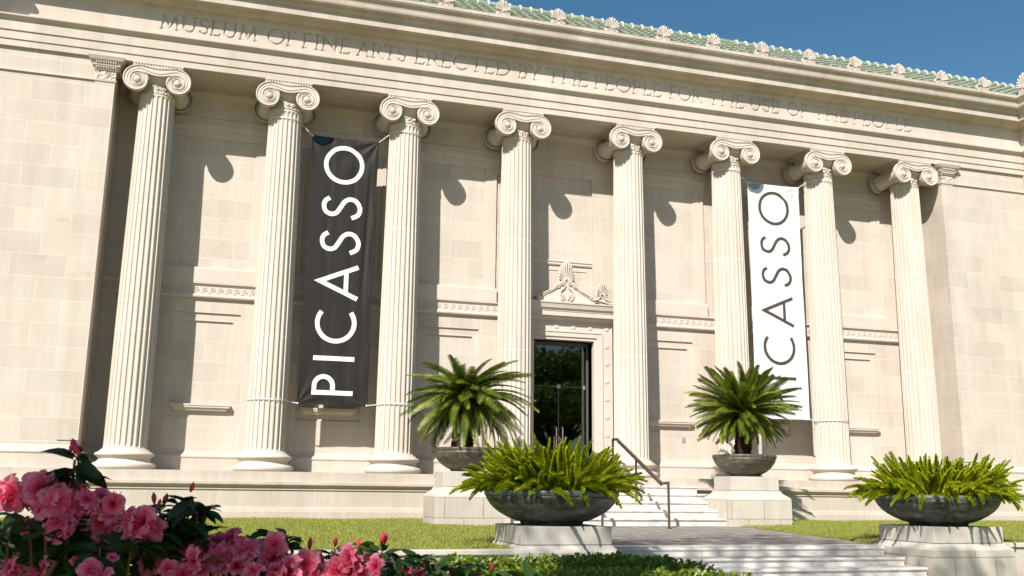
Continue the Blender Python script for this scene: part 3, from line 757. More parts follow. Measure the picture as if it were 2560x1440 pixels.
# pediment ornament over the door
def gable(t): t = abs(t); return .62*(1-t/1.5)**2.1 + .03
y0 = .56; mb = MB(); N = 24
out = [(CX-1.5+3.0*k/N, 4.64+gable(-1.5+3.0*k/N)) for k in range(N+1)]
mb.plate([(CX-1.5, 4.63)] + out[:]+[(CX+1.5, 4.63)][::1], y0, y0+.12)
mb.tube([(x, y0-.02, z+.012) for x, z in out if True], .022, 6)
mb.tube([(x, y0-.015, z-.05) for x, z in out[2:-2]], .011, 5)
def spiral(cx, cz, r0, a0, turns, s, y, w=.016, tail=()):
    pts = [Vector((cx+s*(r0*(1-.82*q))*math.cos(a0+turns*2*PI*q), y, cz+(r0*(1-.82*q))*math.sin(a0+turns*2*PI*q))) for q in np.linspace(0, 1, 22)]
    mb.tube([Vector(t) for t in tail]+pts, w, 6); mb.sphere((cx, y, cz), .02, .02, .02, 6, 4)
for s in (-1, 1):
    spiral(CX+s*.105, 4.80, .085, R(60), -1.4, s, y0-.03, tail=[(CX+s*.03, y0-.02, 4.66)][:0])
    spiral(CX+s*.11, 5.20, .08, R(200), 1.3, -s, y0-.03)
    mb.tube([(CX+s*.03, y0-.03, 5.12), (CX+s*.07, y0-.035, 5.04), (CX+s*.17, y0-.035, 4.95), (CX+s*.20, y0-.03, 4.84), (CX+s*.16, y0-.03, 4.73), (CX+s*.09, y0-.03, 4.70)], .018, 6)
    mb.tube([(CX+s*.02, y0-.02, 4.66), (CX+s*.04, y0-.03, 4.78), (CX+s*.10, y0-.03, 4.90)], [.012, .014, .01], 5)
    mb.tube([(CX+s*.18, y0-.02, 5.22), (CX+s*.27, y0-.03, 5.12), (CX+s*.36, y0-.03, 5.0), (CX+s*.50, y0-.02, 4.88)], [.012, .022, .018, .008], 6)
    mb.tube([(CX+s*.15, y0-.02, 5.15), (CX+s*.22, y0-.03, 5.06), (CX+s*.30, y0-.03, 5.02)], [.01, .018, .006], 5)
    for q in range(4):
        mb.sphere((CX+s*(.55+.05*q), y0-.02, 4.93-.035*q+.0), .02, .02, .016, 6, 4)
def palm(cx, cz, h, w, n, y):
    for k in range(n):
        a = R(-80+160*k/(n-1)); l = h*(1-.42*abs(math.sin(a))**1.4)
        p0 = Vector((cx+.1*w*math.sin(a), y+.01, cz))
        mb.tube([p0, p0+Vector((math.sin(a)*l*.5*w/h*1.5, -.02, math.cos(a)*l*.5)), p0+Vector((math.sin(a)*l*.85*w/h*1.4, -.03, math.cos(a)*l*.88)), p0+Vector((math.sin(a)*l*w/h*1.3, -.01, math.cos(a)*l))], [h*.016, h*.026, h*.036, h*.014], 6)
    oo = [(cx+w*1.02*math.sin(R(t))*1.0, cz+h*.94*math.cos(R(t))) for t in range(-100, 101, 20)]
    mb.plate(oo, y+.02, y+.07)
palm(CX, 5.24, .58, .26, 13, y0)
for s in (-1, 1):
    xx = CX+s*1.03; palm(xx, 4.93, .36, .18, 11, y0-.02)
    spiral(xx-.06, 4.90, .045, R(200), 1.2, -1, y0-.04, .011); spiral(xx+.06, 4.90, .045, R(200), 1.2, 1, y0-.04, .011)
    for q in (-1, 1):
        mb.tube([(xx+q*.05, y0-.03, 4.86), (xx+q*.12, y0-.04, 4.80), (xx+q*.20, y0-.04, 4.76), (xx+q*.30, y0-.03, 4.77), (xx+q*.34, y0-.03, 4.80)], [.02, .026, .022, .018, .012], 6)
        mb.sphere((xx+q*.34, y0-.03, 4.80), .028, .028, .028, 7, 5)
    mb.plate([(xx-.2, 4.66), (xx+.2, 4.66), (xx+.10, 4.95), (xx-.10, 4.95)], y0+.0, y0+.06)
mb.build('door_crest', M['carved'], surr, fix=True)
# glass doors
gd = MB(); ring(gd, .80, .86, 3.60, 3.65, 1.16, 1.24); gd.box(CX-.80, CX+.80, 1.17, 1.22, 3.54, 3.60)
dr = gd.build('glass_door', M['frame'], bld)
mb = MB(); mb.box(CX-.80, CX-.006, 1.19, 1.202, .02, 2.42); mb.box(CX+.006, CX+.80, 1.19, 1.202, .02, 2.42); mb.box(CX-.80, CX+.80, 1.19, 1.202, 2.44, 3.54)
mb.build('glass_pane', M['glass'], dr)
mb = MB()
for x in (CX-.09, CX+.09): mb.tube([(x, 1.18, .75), (x, 1.10, .78), (x, 1.10, 1.32), (x, 1.18, 1.35)], .018, 8)
mb.build('door_handles', M['steel'], dr)
MB().box(CX-.05, CX+.05, 1.165, 1.19, 2.38, 2.48).box(CX+.70, CX+.80, 1.165, 1.19, 2.37, 2.48).box(CX-.80, CX+.80, 1.183, 1.188, 2.427, 2.433).box(CX-.003, CX+.003, 1.183, 1.188, .02, 2.42).build('clamps', M['steel'], dr)
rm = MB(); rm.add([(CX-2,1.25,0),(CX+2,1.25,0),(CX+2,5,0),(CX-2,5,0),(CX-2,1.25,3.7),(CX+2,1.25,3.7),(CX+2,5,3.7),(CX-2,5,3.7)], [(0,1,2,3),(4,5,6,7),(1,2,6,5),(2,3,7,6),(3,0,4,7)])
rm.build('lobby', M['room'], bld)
MB().box(14.30, 14.40, .885, .90, 1.0, 1.13).build('wall_box', M['plaque'], bld)
MB().box(7.42, 7.52, .885, .90, .93, 1.04).build('wall_box', M['plaque'], bld)
# backing masses so that nothing is hollow from the side
MB().box(-9.4, 30.9, 1.3, 8, -1.2, 11.6).build('rear_wall', M['room'], bld)

# ------------------------------------------------------------------ banners
def catmull(p, n=8):
    out = []; q = [p[0]] + list(p) + [p[-1]]
    for i in range(1, len(q)-2):
        for k in range(n):
            t = k/n; a, b, c, d = [np.array(v) for v in q[i-1:i+3]]
            out.append(tuple(.5*((2*b)+(-a+c)*t+(2*a-5*b+4*c-d)*t*t+(-a+3*b-3*c+d)*t**3)))
    return out + [tuple(p[-1])]
def banner(dx, dz, W, cloth_m, ink_m, dot_m, sw, label, seed, colA, colB):
    x0, x1, z0, z1 = 3.725+dx, 5.425+dx, 1.60+dz, 8.40+dz
    rt = empty('banner', ((x0+x1)/2, 0, z0), label, 'banner', None)
    rs = random.Random(seed)
    folds = [(rs.uniform(.05, .98), rs.uniform(.02, .05), rs.uniform(.004, .010), rs.uniform(-.05, .05)) for _ in range(10)]
    def cy(x, z):
        u = (x-x0)/(x1-x0); v = (z-z0)/(z1-z0); y = .012*math.sin(3*u+2.2*v*PI)
        for c0, w, a, k in folds: y += a*math.exp(-((u-c0-k*(v-.5)*2)/w)**2)*(.4+.6*math.sin(v*9+c0*20)**2)
        for cu, cv, s in ((0, 0, 1), (1, 0, 1), (0, 1, 1), (1, 1, 1.6)):     # pull folds from the corners
            du, dv = abs(u-cu)*1.7, abs(v-cv)*6.8; r = math.hypot(du, dv); a = math.atan2(dv, du)
            y += .016*s*math.sin(a*11+cu*2)*math.exp(-r/.8)*min(1, r*4)
        y += .02*math.exp(-((u-.97)/.03)**2)*math.sin(v*25)*.5 + .035*math.exp(-((u-.80-.12*v)/.03)**2)*math.sin(PI*min(1, max(0, (v-.35)/.6)))*(1 if v > .35 else 0)
        return y
    nu, nv = 70, 200
    def edge(u, v):                                   # slightly scalloped outline
        x = x0+(x1-x0)*u + (.018*math.sin(PI*v))*(1 if u < .5 else -1)*abs(2*u-1)**3
        z = z0+(z1-z0)*v - (.012*math.sin(PI*u))*(abs(2*v-1)**8)*(1 if v > .5 else -.5)
        return x, z
    V = []
    for j in range(nv+1):
        for i in range(nu+1):
            x, z = edge(i/nu, j/nv); V.append((x, cy(x, z), z))
    n0 = len(V); V += [(a, b+.006, c) for a, b, c in V]
    w = nu+1; F = []
    for j in range(nv):
        for i in range(nu):
            a = j*w+i; F.append((a, a+1, a+1+w, a+w)); F.append((n0+a, n0+a+w, n0+a+1+w, n0+a+1))
    off = np.array(rt.location)
    link('cloth', npmesh('cloth', np.array(V)-off, F, cloth_m, True), rt)
    # lettering reads upwards, glyph tops to the left
    def T(p): return (p[0]+dx, p[1]+dz)
    H = .5-sw/2; xt, xb = 4.055, 5.045
    Spts = [(374,662),(334,690),(318,740),(338,800),(395,828),(446,812),(485,755),(525,695),(580,670),(640,692),(678,760),(662,828),(597,864)]
    Sp = catmull([(4.06+(x-296)*.0025, 6.82-(y-650)*.00255+(x-365)*.00012) for x, y in Spts], 6)
    L = [arc(4.57, 7.68, .51-sw/2, .51-sw/2, 0, 360, 48), Sp, [(x, z-.905) for x, z in Sp],
         [(xb, 5.065-.02), (4.11, 4.645), (xb, 4.235)], [(4.755, 4.40), (4.755, 4.89)],
         arc(4.555, 3.61, .505-sw/2, .505-sw/2, 142, 398, 44), [(xt, 2.735), (xb, 2.735)],
         [(xt, 1.90), (xb, 1.90)], [(xt+sw/2, 1.90), (xt+sw/2, 2.06)] + arc((xt+4.61)/2, 2.06, (4.61-xt)/2-sw/2, .285-sw/2, 180, 0, 18) + [(4.61-sw/2, 1.90)]]
    mb = MB()
    for k, pl in enumerate(L):
        pl = [T(p) for p in pl]; pl = [p for i, p in enumerate(pl) if i == 0 or math.dist(p, pl[i-1]) > 1e-4]; dense = []
        for (a, b), (c, d) in zip(pl[:-1], pl[1:]):
            n = max(1, int(math.hypot(c-a, d-b)/.05))
            for q in range(n): dense.append((a+(c-a)*q/n, b+(d-b)*q/n))
        dense.append(pl[-1]); vs = []; P_ = [Vector(p) for p in dense]; closed = (k == 0)
        for i, p in enumerate(P_):
            if closed and i in (0, len(P_)-1): t0 = (P_[1]-P_[-2]).normalized(); t = t0; sc2 = 1
            else:
                a = (p-P_[i-1]).normalized() if i else None; b = (P_[i+1]-p).normalized() if i < len(P_)-1 else None
                a = a or b; b = b or a; t = (a+b).normalized(); sc2 = 1/max(.35, t.dot(a))
            nn = Vector((-t.y, t.x))*(sw/2*sc2)
            for q in (-1, -.33, .33, 1):
                x, z = p.x+nn.x*q, p.y+nn.y*q
                vs.append((x, cy(x, z)-.004-.0006*(k % 3), z))
        mb.add(vs, [(i*4+j, i*4+j+1, i*4+j+5, i*4+j+4) for i in range(len(P_)-1) for j in range(3)])
    mb.build('lettering', ink_m, rt)
    mb = MB(); cx, cz, r = 3.965+dx, z1+.02, .235; vs = []; 
    for i in range(13):
        for j in range(17):
            a = PI+PI*j/16; q = r*i/12; x, z = cx+q*math.cos(a), min(cz+q*math.sin(a), z1-.012); x = max(x, x0+.03); vs.append((x, cy(x, z)-.0035, z))
    mb.add(vs, [(i*17+j, i*17+j+1, i*17+j+18, i*17+j+17) for i in range(12) for j in range(16)]); mb.build('dot', dot_m, rt)
    # ropes and straps
    mb = MB()
    def rope(p, q, w=.011):
        p, q = Vector(p), Vector(q); n = 12; d = (q-p); a = d.orthogonal().normalized(); b = d.normalized().cross(a)
        for o in (0, PI):
            mb.tube([p+d*(k/n)+a*(.010*math.cos(k*1.9+o))+b*(.010*math.sin(k*1.9+o)) for k in range(n+1)], w*.7, 5)
        mb.sphere(p, .025, .02, .025, 7, 5)
    zt, zb_ = 8.62+dz*.3, 1.66
    rope((x0+.02, .0, z1-.03), (colA+.42, 0, zt)); rope((x1-.03, .02, z1-.03), (colB-.42, 0, zt))
    rope((x0+.02, .0, z0+.02), (colA+.46, 0, zb_-.01)); rope((x1-.03, .0, z0+.02), (colB-.46, 0, zb_-.01))
    mb.build('rope', M['rope'], rt)
    for cx_ in (colA, colB):
        for z, r in ((zt, .415), (zb_, .468)):
            MB().lathe([(r-.004, z-.014), (r+.004, z-.014), (r+.004, z+.014), (r-.004, z+.014)], 48, (cx_, 0, 0), cap=False).build('strap', M['rope'], rt)
    return rt
banner(0, 0, 0, M['black_cloth'], M['white_ink'], M['blue_ink'], .113, 'tall black banner with white lettering, hung between the second and third columns', 3, COLX[1], COLX[2])
banner(4*S+SC-S+.0, .07, 0, M['white_cloth'], M['black_ink'], M['greyblue_ink'], .092, 'tall white banner with dark lettering, hung between two columns right of the door', 5, COLX[5], COLX[6])

# ------------------------------------------------------------------ steps
def stairs(name, x0, x1, nos, zbot, label, side_ledge=0):
    """nos: list of (front y, top z) from the top step down"""
    rt = empty(name, ((x0+x1)/2, nos[-1][0], zbot), label, 'steps')
    yb = nos[0][0]+.9
    for k, (y, z) in enumerate(nos):
        nxt = nos[k+1][1] if k+1 < len(nos) else zbot
        yback = nos[k-1][0]+.10 if k else yb
        a0 = x0; a1 = x1
        pr = [(y+.035, z-.055), (y+.012, z-.05), (y, z-.030), (y+.006, z-.010), (y+.022, z), (yback, z+.004 if k == 0 else z), (yback, nxt-.02), (y+.035, nxt-.02)]
        MB().extr(pr, a0, a1).build('step', M['marble'], rt, fix=True)
    return rt
stairs('entrance_steps', 2*CX-13.59, 13.59, [(-1.30, -.20), (-1.74, -.385), (-2.19, -.572), (-2.62, -.755), (-3.06, -.935)], -1.18, 'white marble steps rising to the glass door between the cycad pedestals')
st2 = stairs('garden_steps', 8.0, 13.54, [(-8.46, -1.262), (-9.0, -1.398), (-9.55, -1.532), (-10.1, -1.665), (-10.65, -1.80)], -1.9, 'broad white marble steps at the front edge of the slate terrace')
MB().box(8.0, 13.54, -8.44, -8.06, -1.5, -1.2335).build('landing_slab', M['marble'], st2)

# ------------------------------------------------------------------ pedestals, bowls
def pedestal(cx, cy, hx, hy, zt, zd, zm, zb, e, label, mat):
    rt = empty('pedestal', (cx, cy, zb), label, 'pedestal', None)
    MB().box(cx-hx, cx+hx, cy-hy, cy+hy, zd+.007, zt).build('die', M['pedestal_top'], rt, bevel=.008)
    mb = MB(); n = 7
    for k in range(n):                               # cyma between die and base
        t0, t1 = k/n, (k+1)/n; f = lambda t: e*(.12+.88*(t-math.sin(2*PI*t)/(2*PI)*.75))
        mb.frus((cx, cy), hx+f(1-t0), hy+f(1-t0), zm+(zd-zm)*t0, hx+f(1-t1), hy+f(1-t1), zm+(zd-zm)*t1, k in (0, n-1))
    mb.build('moulding', M['pedestal_top'], rt, fix=False)
    MB().box(cx-hx-e, cx+hx+e, cy-hy-e, cy+hy+e, zb, zm-.002).build('base', mat, rt, bevel=.008)
    return rt
UPX = 14.235; LOX = 14.43
pedestal(2*CX-UPX, -2.56, .635, .42, .035, -.295, -.51, -1.3, .20, 'left pale stone pedestal beside the entrance steps, carrying a cycad bowl', M['pedestal'])
pedestal(UPX, -2.56, .635, .42, .035, -.295, -.51, -1.3, .20, 'right pale stone pedestal beside the entrance steps, below the white banner', M['pedestal'])
pedestal(2*CX-LOX, -8.825, .72, .72, -.875, -1.148, -1.262, -1.95, .11, 'left front pedestal under a foxtail fern bowl, standing behind the green hedge', M['pedestal'])
pedestal(LOX, -8.825, .72, .72, -.875, -1.148, -1.262, -1.95, .11, 'right front pedestal under a foxtail fern bowl, at the end of the garden steps', M['pedestal'])
def bowl(cx, cy, z, r, h, rb, label, mat, rim):
    rt = empty('planter_bowl', (cx, cy, z), label, 'planter', 'bronze planter bowls')
    pr = [(rb*.99, .0), (rb*1.0, h*.05), (rb*1.03, h*.10)] + [(r*f, h*q) for f, q in ((.55, .13), (.67, .23), (.785, .36), (.87, .49), (.932, .63), (.97, .76), (.988, .845))]
    MB().lathe(pr, 72, (cx, cy, z)).build('bowl_body', mat, rt, smooth=True)
    prr = [(r*.985, h*.838), (r*1.0, h*.86), (r*1.005, h*.95), (r*.995, h), (r*.95, h*1.005), (r*.93, h*.97), (r*.92, h*.85)]
    MB().lathe(prr, 72, (cx, cy, z), cap=False).build('rim', rim, rt, smooth=True)
    V = [(0, 0, h*.99)]; F = []
    for i in range(1, 9):
        for k in range(40):
            a = 2*PI*k/40; q = r*.94*i/8; V.append((q*math.cos(a), q*math.sin(a), h*(.93+.05*(1-(i/8)**2))+random.uniform(-.012, .018)))
    for k in range(40): F.append((0, 1+k, 1+(k+1) % 40))
    for i in range(7):
        for k in range(40): F.append((1+i*40+k, 1+(i+1)*40+k, 1+(i+1)*40+(k+1) % 40, 1+i*40+(k+1) % 40))
    me = bpy.data.meshes.new('soil'); me.from_pydata(V, [], F); me.materials.append(M['soil']); link('soil', me, rt)
    return rt
bowl(2*CX-UPX, -2.52, .036, .76, .515, .36, 'weathered bronze bowl holding the drooping cycad, on the left upper pedestal', M['bowl_brown'], M['bowl_brown'])
bowl(UPX, -2.52, .036, .76, .515, .36, 'weathered bronze bowl holding the upright cycad, on the right upper pedestal', M['bowl_brown'], M['bowl_brown'])
bowl(2*CX-LOX, -8.82, -.874, 1.065, .53, .49, 'wide dark bronze bowl of foxtail fern on the left front pedestal', M['bowl'], M['bowl_rim'])
bowl(LOX, -8.82, -.874, 1.065, .53, .49, 'wide dark bronze bowl of foxtail fern on the right front pedestal', M['bowl'], M['bowl_rim'])

# ------------------------------------------------------------------ cycads
def frond_mesh(L, droop, seed, mat, stiff=1.0):
    rs = random.Random(seed); V = []; F = []; n = 46
    def pt(t):                                       # in the XZ plane, leaves along +X
        a0 = 0; x = L*(t - .12*droop*t**3); z = -L*droop*.55*t**2.1
        return Vector((x, 0, z))
    side = rs.uniform(-.08, .08)
    for i in range(n):
        t = .12+.88*i/n; p = pt(t); d = (pt(min(1, t+.02))-pt(t-.02)).normalized(); up = Vector((-d.z, 0, d.x)); y = Vector((0, 1, 0)); p = p + y*side*t*t
        ll = (.045+.155*math.sin(PI*min(1, t*.86+.12))**.75)*rs.uniform(.88, 1.08)*stiff; w = .0165
        for s in (-1, 1):
            dr = (d*(.50+.45*t)+y*s*.95+up*(.30+rs.uniform(-.09, .09))).normalized()
            a = p; tip = p+dr*ll+Vector((0, 0, -ll*.22)); mid = p+dr*ll*.55+up*.006
            q = len(V); V += [a-d*w, a+d*w, mid+d*w*.8, tip, mid-d*w*.8]; F.append((q, q+1, q+2, q+3, q+4))
    mb = MB(); mb.add(V, F); mb.tube([pt(k/12)+Vector((0, side*(k/12)**2, 0)) for k in range(13)], [.012-.009*k/12 for k in range(13)], 5)
    return mb.mesh('frond', mat)
def cycad(cx, cy, zc, z0, L, upright, n, label, seed, trunks):
    rt = empty('cycad', (cx, cy, z0), label, 'cycad', None); rs = random.Random(seed)
    mb = MB()
    for dx, dy, r, zt in trunks:
        pts = [(cx+dx*(1-.3*k/8), cy+dy, z0-.05+(zt-z0+.05)*k/8) for k in range(9)]
        mb.tube(pts, [r*(1.08 if k % 2 else .96) for k in range(9)], 14)
        for k in range(260):                         # old leaf bases
            a = rs.uniform(0, 2*PI); z = rs.uniform(z0, zt); c_ = Vector((cx+dx*(1-.3*(z-z0)/(zt-z0)), cy+dy, z)); o = Vector((math.cos(a), math.sin(a), .35))
            mb.tube([c_+o*r*.9, c_+o*(r+.035)], [.022, .008], 4)
    mb.build('trunk', M['bark'], rt)
    vars_ = []
    for k in range(7):
        d = (.36+.12*k) if upright else (.72+.13*k)
        vars_.append(frond_mesh(L*rs.uniform(.92, 1.05), d, seed*10+k, M['frond']))
    old = [frond_mesh(L*.62, .9, seed*10+20, M['frond_old'], .8), frond_mesh(L*.55, 1.1, seed*10+21, M['frond_old'], .8)]
    extra = MB()
    for i in range(n+70):
        t = (i/(n-1)) if i < n else rs.random()*.93; az = i*2.39996+rs.uniform(-.15, .15)
        if upright: el = 72-92*t**.9+rs.uniform(-8, 8)
        else: el = 62-95*t**.85+rs.uniform(-8, 8)
        k = min(6, int(t*7*.999)); k = max(0, min(6, k+rs.choice((-1, 0, 0, 1))))
        if not upright and el < 0: k = min(k, 4)
        if upright and el < 0: k = min(k, 4)
        me = vars_[k]
        if t > .90: me = rs.choice(old)
        if i >= n:
            s = rs.uniform(.80, .98)*(.80+.2*math.sin(PI*min(1, t+.25)))
            mt = Matrix.Translation((cx+rs.uniform(-.05, .05), cy+rs.uniform(-.05, .05), zc-.16*t)) @ Euler((rs.uniform(-.95, .95), -R(el), az)).to_matrix().to_4x4() @ Matrix.Scale(s, 4)
            extra.add([tuple(mt @ v.co) for v in me.vertices], [tuple(p.vertices) for p in me.polygons]); continue
        o = link('frond', me, rt, (rs.uniform(-.05, .05), rs.uniform(-.05, .05), zc-z0-.16*t))
        o.rotation_euler = (rs.uniform(-.95, .95), -R(el), az); s = rs.uniform(.88, 1.04)*(.80+.2*math.sin(PI*min(1, t+.25))); o.scale = (s, s, s)
    tag(extra.build('inner_fronds', M['frond'], rt), kind='stuff')
cycad(2*CX-UPX+.02, -2.52, 1.70, .53, 1.55, False, 100, 'drooping cycad with a mop of arching fronds, in the left upper bowl', 2, [(.02, 0, .085, 1.6), (-.30, .05, .05, 1.35)])
cycad(UPX-.03, -2.52, 1.58, .53, 1.58, True, 100, 'bushy cycad with upright spreading fronds and thick trunk, in the right upper bowl', 4, [(.0, 0, .18, 1.5)])

# ------------------------------------------------------------------ foxtail ferns
def plume_mesh(L, bend, seed, as_mb=False):
    rs = random.Random(seed); mb = MB()
    def pt(t): return Vector((L*(math.sin(bend*t)/bend if bend > .01 else t), .05*L*math.sin(2.5*t+seed), -L*(1-math.cos(bend*t))/bend if bend > .01 else 0))
    N = 15; mb.tube([pt(k/N) for k in range(N+1)], [.014*(1-.8*(k/N)) for k in range(N+1)], 5)
    V = []; F = []
    for i in range(520):
        t = .06+.94*((i+rs.random())/520); p = pt(t); d = (pt(min(1, t+.02))-pt(t-.02)).normalized()
        a = rs.uniform(0, 2*PI); e1 = d.orthogonal().normalized(); e2 = d.cross(e1); rad = e1*math.cos(a)+e2*math.sin(a)
        r = .064*(min(1, (t-.06)*5)**.6)*(1-t)**.40+.008; w = .010
        o = (rad*.8+d*.75).normalized(); tip = p+o*r*rs.uniform(.85, 1.2); b = d.cross(rad).normalized()*w; mid = p+o*r*.5
        q = len(V); V += [p, mid+b, tip, mid-b]; F.append((q, q+1, q+2, q+3))
    mb.add(V, F); return mb if as_mb else mb.mesh('plume', M['fern'])
def fern(cx, cy, z0, R0, H, label, seed):
    rt = empty('foxtail_fern', (cx, cy, z0), label, 'fern', None); rs = random.Random(seed)
    pm = [plume_mesh(L, b, seed*7+i, True) for i, (L, b) in enumerate([(.80, .25), (.74, .6), (.72, .95), (.76, 1.3), (.66, 1.6), (.66, .5)])]
    ms = [p.mesh('plume', M['fern']) for p in pm]; items = []
    for i in range(430):
        rr = R0*math.sqrt(rs.random())*.86; az = rs.uniform(0, 2*PI); t = rr/R0
        el = 90-70*t**1.7+rs.uniform(-15, 12); k = rs.choice((0, 1, 5)) if el > 55 else rs.choice((1, 2, 3, 4))
        if el < 18: el += 8
        azd = az+rs.uniform(-.5, .5)*(1 if t > .3 else 3)
        s = rs.uniform(.78, 1.08)*H*(1.0 if t > .35 else .92)
        p = Vector((rr*math.cos(az), rr*math.sin(az), rs.uniform(-.02, .03)))
        items.append((p, k, (rs.uniform(-.6, .6), -R(el), azd), s, -p.y+.3*p.z))
    items.sort(key=lambda q: -q[4])
    for p, k, e, s, _ in items[:100]:
        o = link('plume', ms[k], rt, p); o.rotation_euler = e; o.scale = (s, s, s)
    mb = MB()
    from mathutils import Euler
    for p, k, e, s, _ in items[100:]:
        mt = Matrix.Translation(p) @ Euler(e).to_matrix().to_4x4() @ Matrix.Scale(s, 4)
        mb.add([tuple(mt @ Vector(v)) for v in pm[k].v], pm[k].f)
    o = link('plumes', mb.mesh('plumes', M['fern']), rt); o['kind'] = 'stuff'
fern(2*CX-LOX, -8.82, -.40, 1.0, 1.10, 'yellow-green foxtail fern spilling over the left front bowl, before the door', 11)
fern(LOX, -8.82, -.40, 1.0, 1.04, 'yellow-green foxtail fern spilling over the right front bowl, near the frame edge', 12)

# ------------------------------------------------------------------ handrails
def handrail(x, label):
    rt = empty('handrail', (x, -2.4, -1.12), label, 'handrail', 'handrails on the entrance steps'); mb = MB()
    def bar(p, q, hw=.022, hh=.03):
        p, q = Vector(p), Vector(q); d = (q-p).normalized(); sx = Vector((1, 0, 0)); u = d.cross(sx).normalized(); vs = []
        for c in (p, q):
            for a, b in ((-1, -1), (1, -1), (1, 1), (-1, 1)): vs.append(c+sx*hw*a+u*hh*b)
        return vs, [(0,1,2,3),(7,6,5,4),(0,4,5,1),(1,5,6,2),(2,6,7,3),(3,7,4,0)]
    for p, q in (((x, -.70, .93), (x, -1.02, .93)), ((x, -1.00, .93), (x, -3.52, -.165)), ((x, -3.50, -.165), (x, -3.87, -.150))): mb.add(*bar(p, q))
    for p, q in (((x, -1.00, .88), (x, -3.50, -.21)),): mb.add(*bar(p, q, .012, .012))
    mb.build('rail', M['rail'], rt, fix=True)
    for y, a, b in ((-3.85, -1.13, -.15), (-2.13, -.58, .40), (-.72, 0, .93)):
        MB().add(*bar((x, y, a), (x, y, b), .02, .026)).box(x-.05, x+.05, y-.05, y+.05, a, a+.012).build('post', M['rail'], rt, fix=True)
handrail(11.555, 'bronze handrail seen in full on the entrance steps, right of the door axis')
handrail(2*CX-11.555, 'bronze handrail mostly hidden behind the fern, left of the door axis')

# ------------------------------------------------------------------ kerbs
def kerb(x0, x1, z, label):
    rt = empty('kerb', ((x0+x1)/2, -9.45, -1.9), label, 'kerb')
    MB().box(x0, x1, -9.56, -9.33, z-.075, z).build('coping', M['pedestal_top'], rt, bevel=.01)
    MB().box(x0, x1, -9.52, -9.35, -1.95, z-.0775).build('wall', M['plinth'], rt)
kerb(-12, 6.38, -1.205, 'low stone kerb along the left lawn, behind the hedge and azaleas')
kerb(15.26, 34, -1.14, 'low stone kerb along the right lawn, beside the right front pedestal')

# ------------------------------------------------------------------ leaves
def leaf_template(L, W, fold=.25, curl=.2, n=5):
    V = []; F = []
    for i in range(n+1):
        t = i/n; w = W/2*math.sin(PI*min(1, t*.93+.05))**.8 if 0 < i < n else W*.03
        z = -curl*L*t*t
        V += [(L*t, -w, z+fold*w), (L*t, 0, z), (L*t, w, z+fold*w)]
    for i in range(n):
        for j in range(2): a = i*3+j; F.append((a, a+1, a+4, a+3))
    return np.array(V), np.array(F)
def scatter(tmpl, P, DIR, ROLL, SC):
    V0, F0 = tmpl; n = len(P); D = DIR/np.linalg.norm(DIR, axis=1, keepdims=True)
    up = np.tile([0, 0, 1.0], (n, 1)); Y = np.cross(up, D); ln = np.linalg.norm(Y, axis=1, keepdims=True); Y = np.where(ln > .05, Y/np.maximum(ln, 1e-6), [[1., 0, 0]]); Z = np.cross(D, Y)
    c, s = np.cos(ROLL)[:, None], np.sin(ROLL)[:, None]; Y2 = Y*c+Z*s; Z2 = -Y*s+Z*c
    V = P[:, None, :]+SC[:, None, None]*(V0[None, :, 0:1]*D[:, None]+V0[None, :, 1:2]*Y2[:, None]+V0[None, :, 2:3]*Z2[:, None])
    F = F0[None]+(np.arange(n)*len(V0))[:, None, None]
    return V.reshape(-1, 3), F.reshape(-1, 4)

# clipped hedge
hg = empty('hedge', (1.5, -17.6, -1.86), 'low clipped green hedge with small glossy leaves, in front of the garden steps', 'hedge')
def hedge_top(x, y):
    e = np.minimum(np.minimum(5.25-x, (-16.45-y)), 1.0)
    return -.86 + .05*np.sin(x*3.1+y*2)*np.cos(y*2.7) + .03*np.sin(x*7.7+y*9.1) - .30*np.clip(1-e/.28, 0, 1)**2 - .09*np.clip((3.6-x)/1.2, 0, 1)
n = 40000; X = rng.uniform(-4, 5.28, n); Y = rng.uniform(-19.9, -16.42, n)
X = np.where(X < .5, rng.uniform(1.5, 5.28, n), X)
Z = hedge_top(X, Y) - np.abs(rng.normal(0, .055, n)) + .02
# side faces too
m2 = 9000; X2 = np.where(rng.random(m2) < .5, 5.25+rng.normal(0, .03, m2), rng.uniform(.5, 5.25, m2)); Y2 = np.where(X2 > 5.15, rng.uniform(-19.9, -16.45, m2), -16.45+rng.normal(0, .03, m2)); Z2 = rng.uniform(-1.8, -.9, m2)
P = np.concatenate([np.c_[X, Y, Z], np.c_[X2, Y2, Z2]]); n = len(P)
D_ = np.c_[rng.normal(0, .75, n), rng.normal(0, .75, n), rng.uniform(.15, 1.3, n)]
V, F = scatter(leaf_template(.037, .022, .35, .12, 3), P-np.array(hg.location), D_, rng.uniform(-1, 1, n), rng.uniform(.75, 1.45, n))
link('hedge_foliage', npmesh('hedge_foliage', V, F, M['hedge']), hg)
mb = MB(); mb.box(-4, 5.12, -19.8, -16.6, -1.86, -.98); mb.build('hedge_core', M['bark'], hg)
mb = MB()
for k in range(500):
    x, y = random.uniform(.6, 5.2), random.uniform(-19.8, -16.5); z = float(hedge_top(np.array(x), np.array(y)))
    mb.tube([(x, y, z-.25), (x+random.uniform(-.03, .03), y+random.uniform(-.03, .03), z-.01)], [.004, .002], 4)
mb.build('twigs', M['stem'], hg)
n = 26; P = np.c_[rng.uniform(3, 5.1, n), rng.uniform(-19, -16.6, n), np.zeros(n)]; P[:, 2] = hedge_top(P[:, 0], P[:, 1])+.02
V, F = scatter(leaf_template(.05, .03, .3, .1, 3), P-np.array(hg.location), rng.normal(0, 1, (n, 3))*[1, 1, .3], rng.uniform(-1, 1, n), rng.uniform(.7, 1.1, n))
link('dead_leaves', npmesh('dead_leaves', V, F, M['frond_old']), hg)

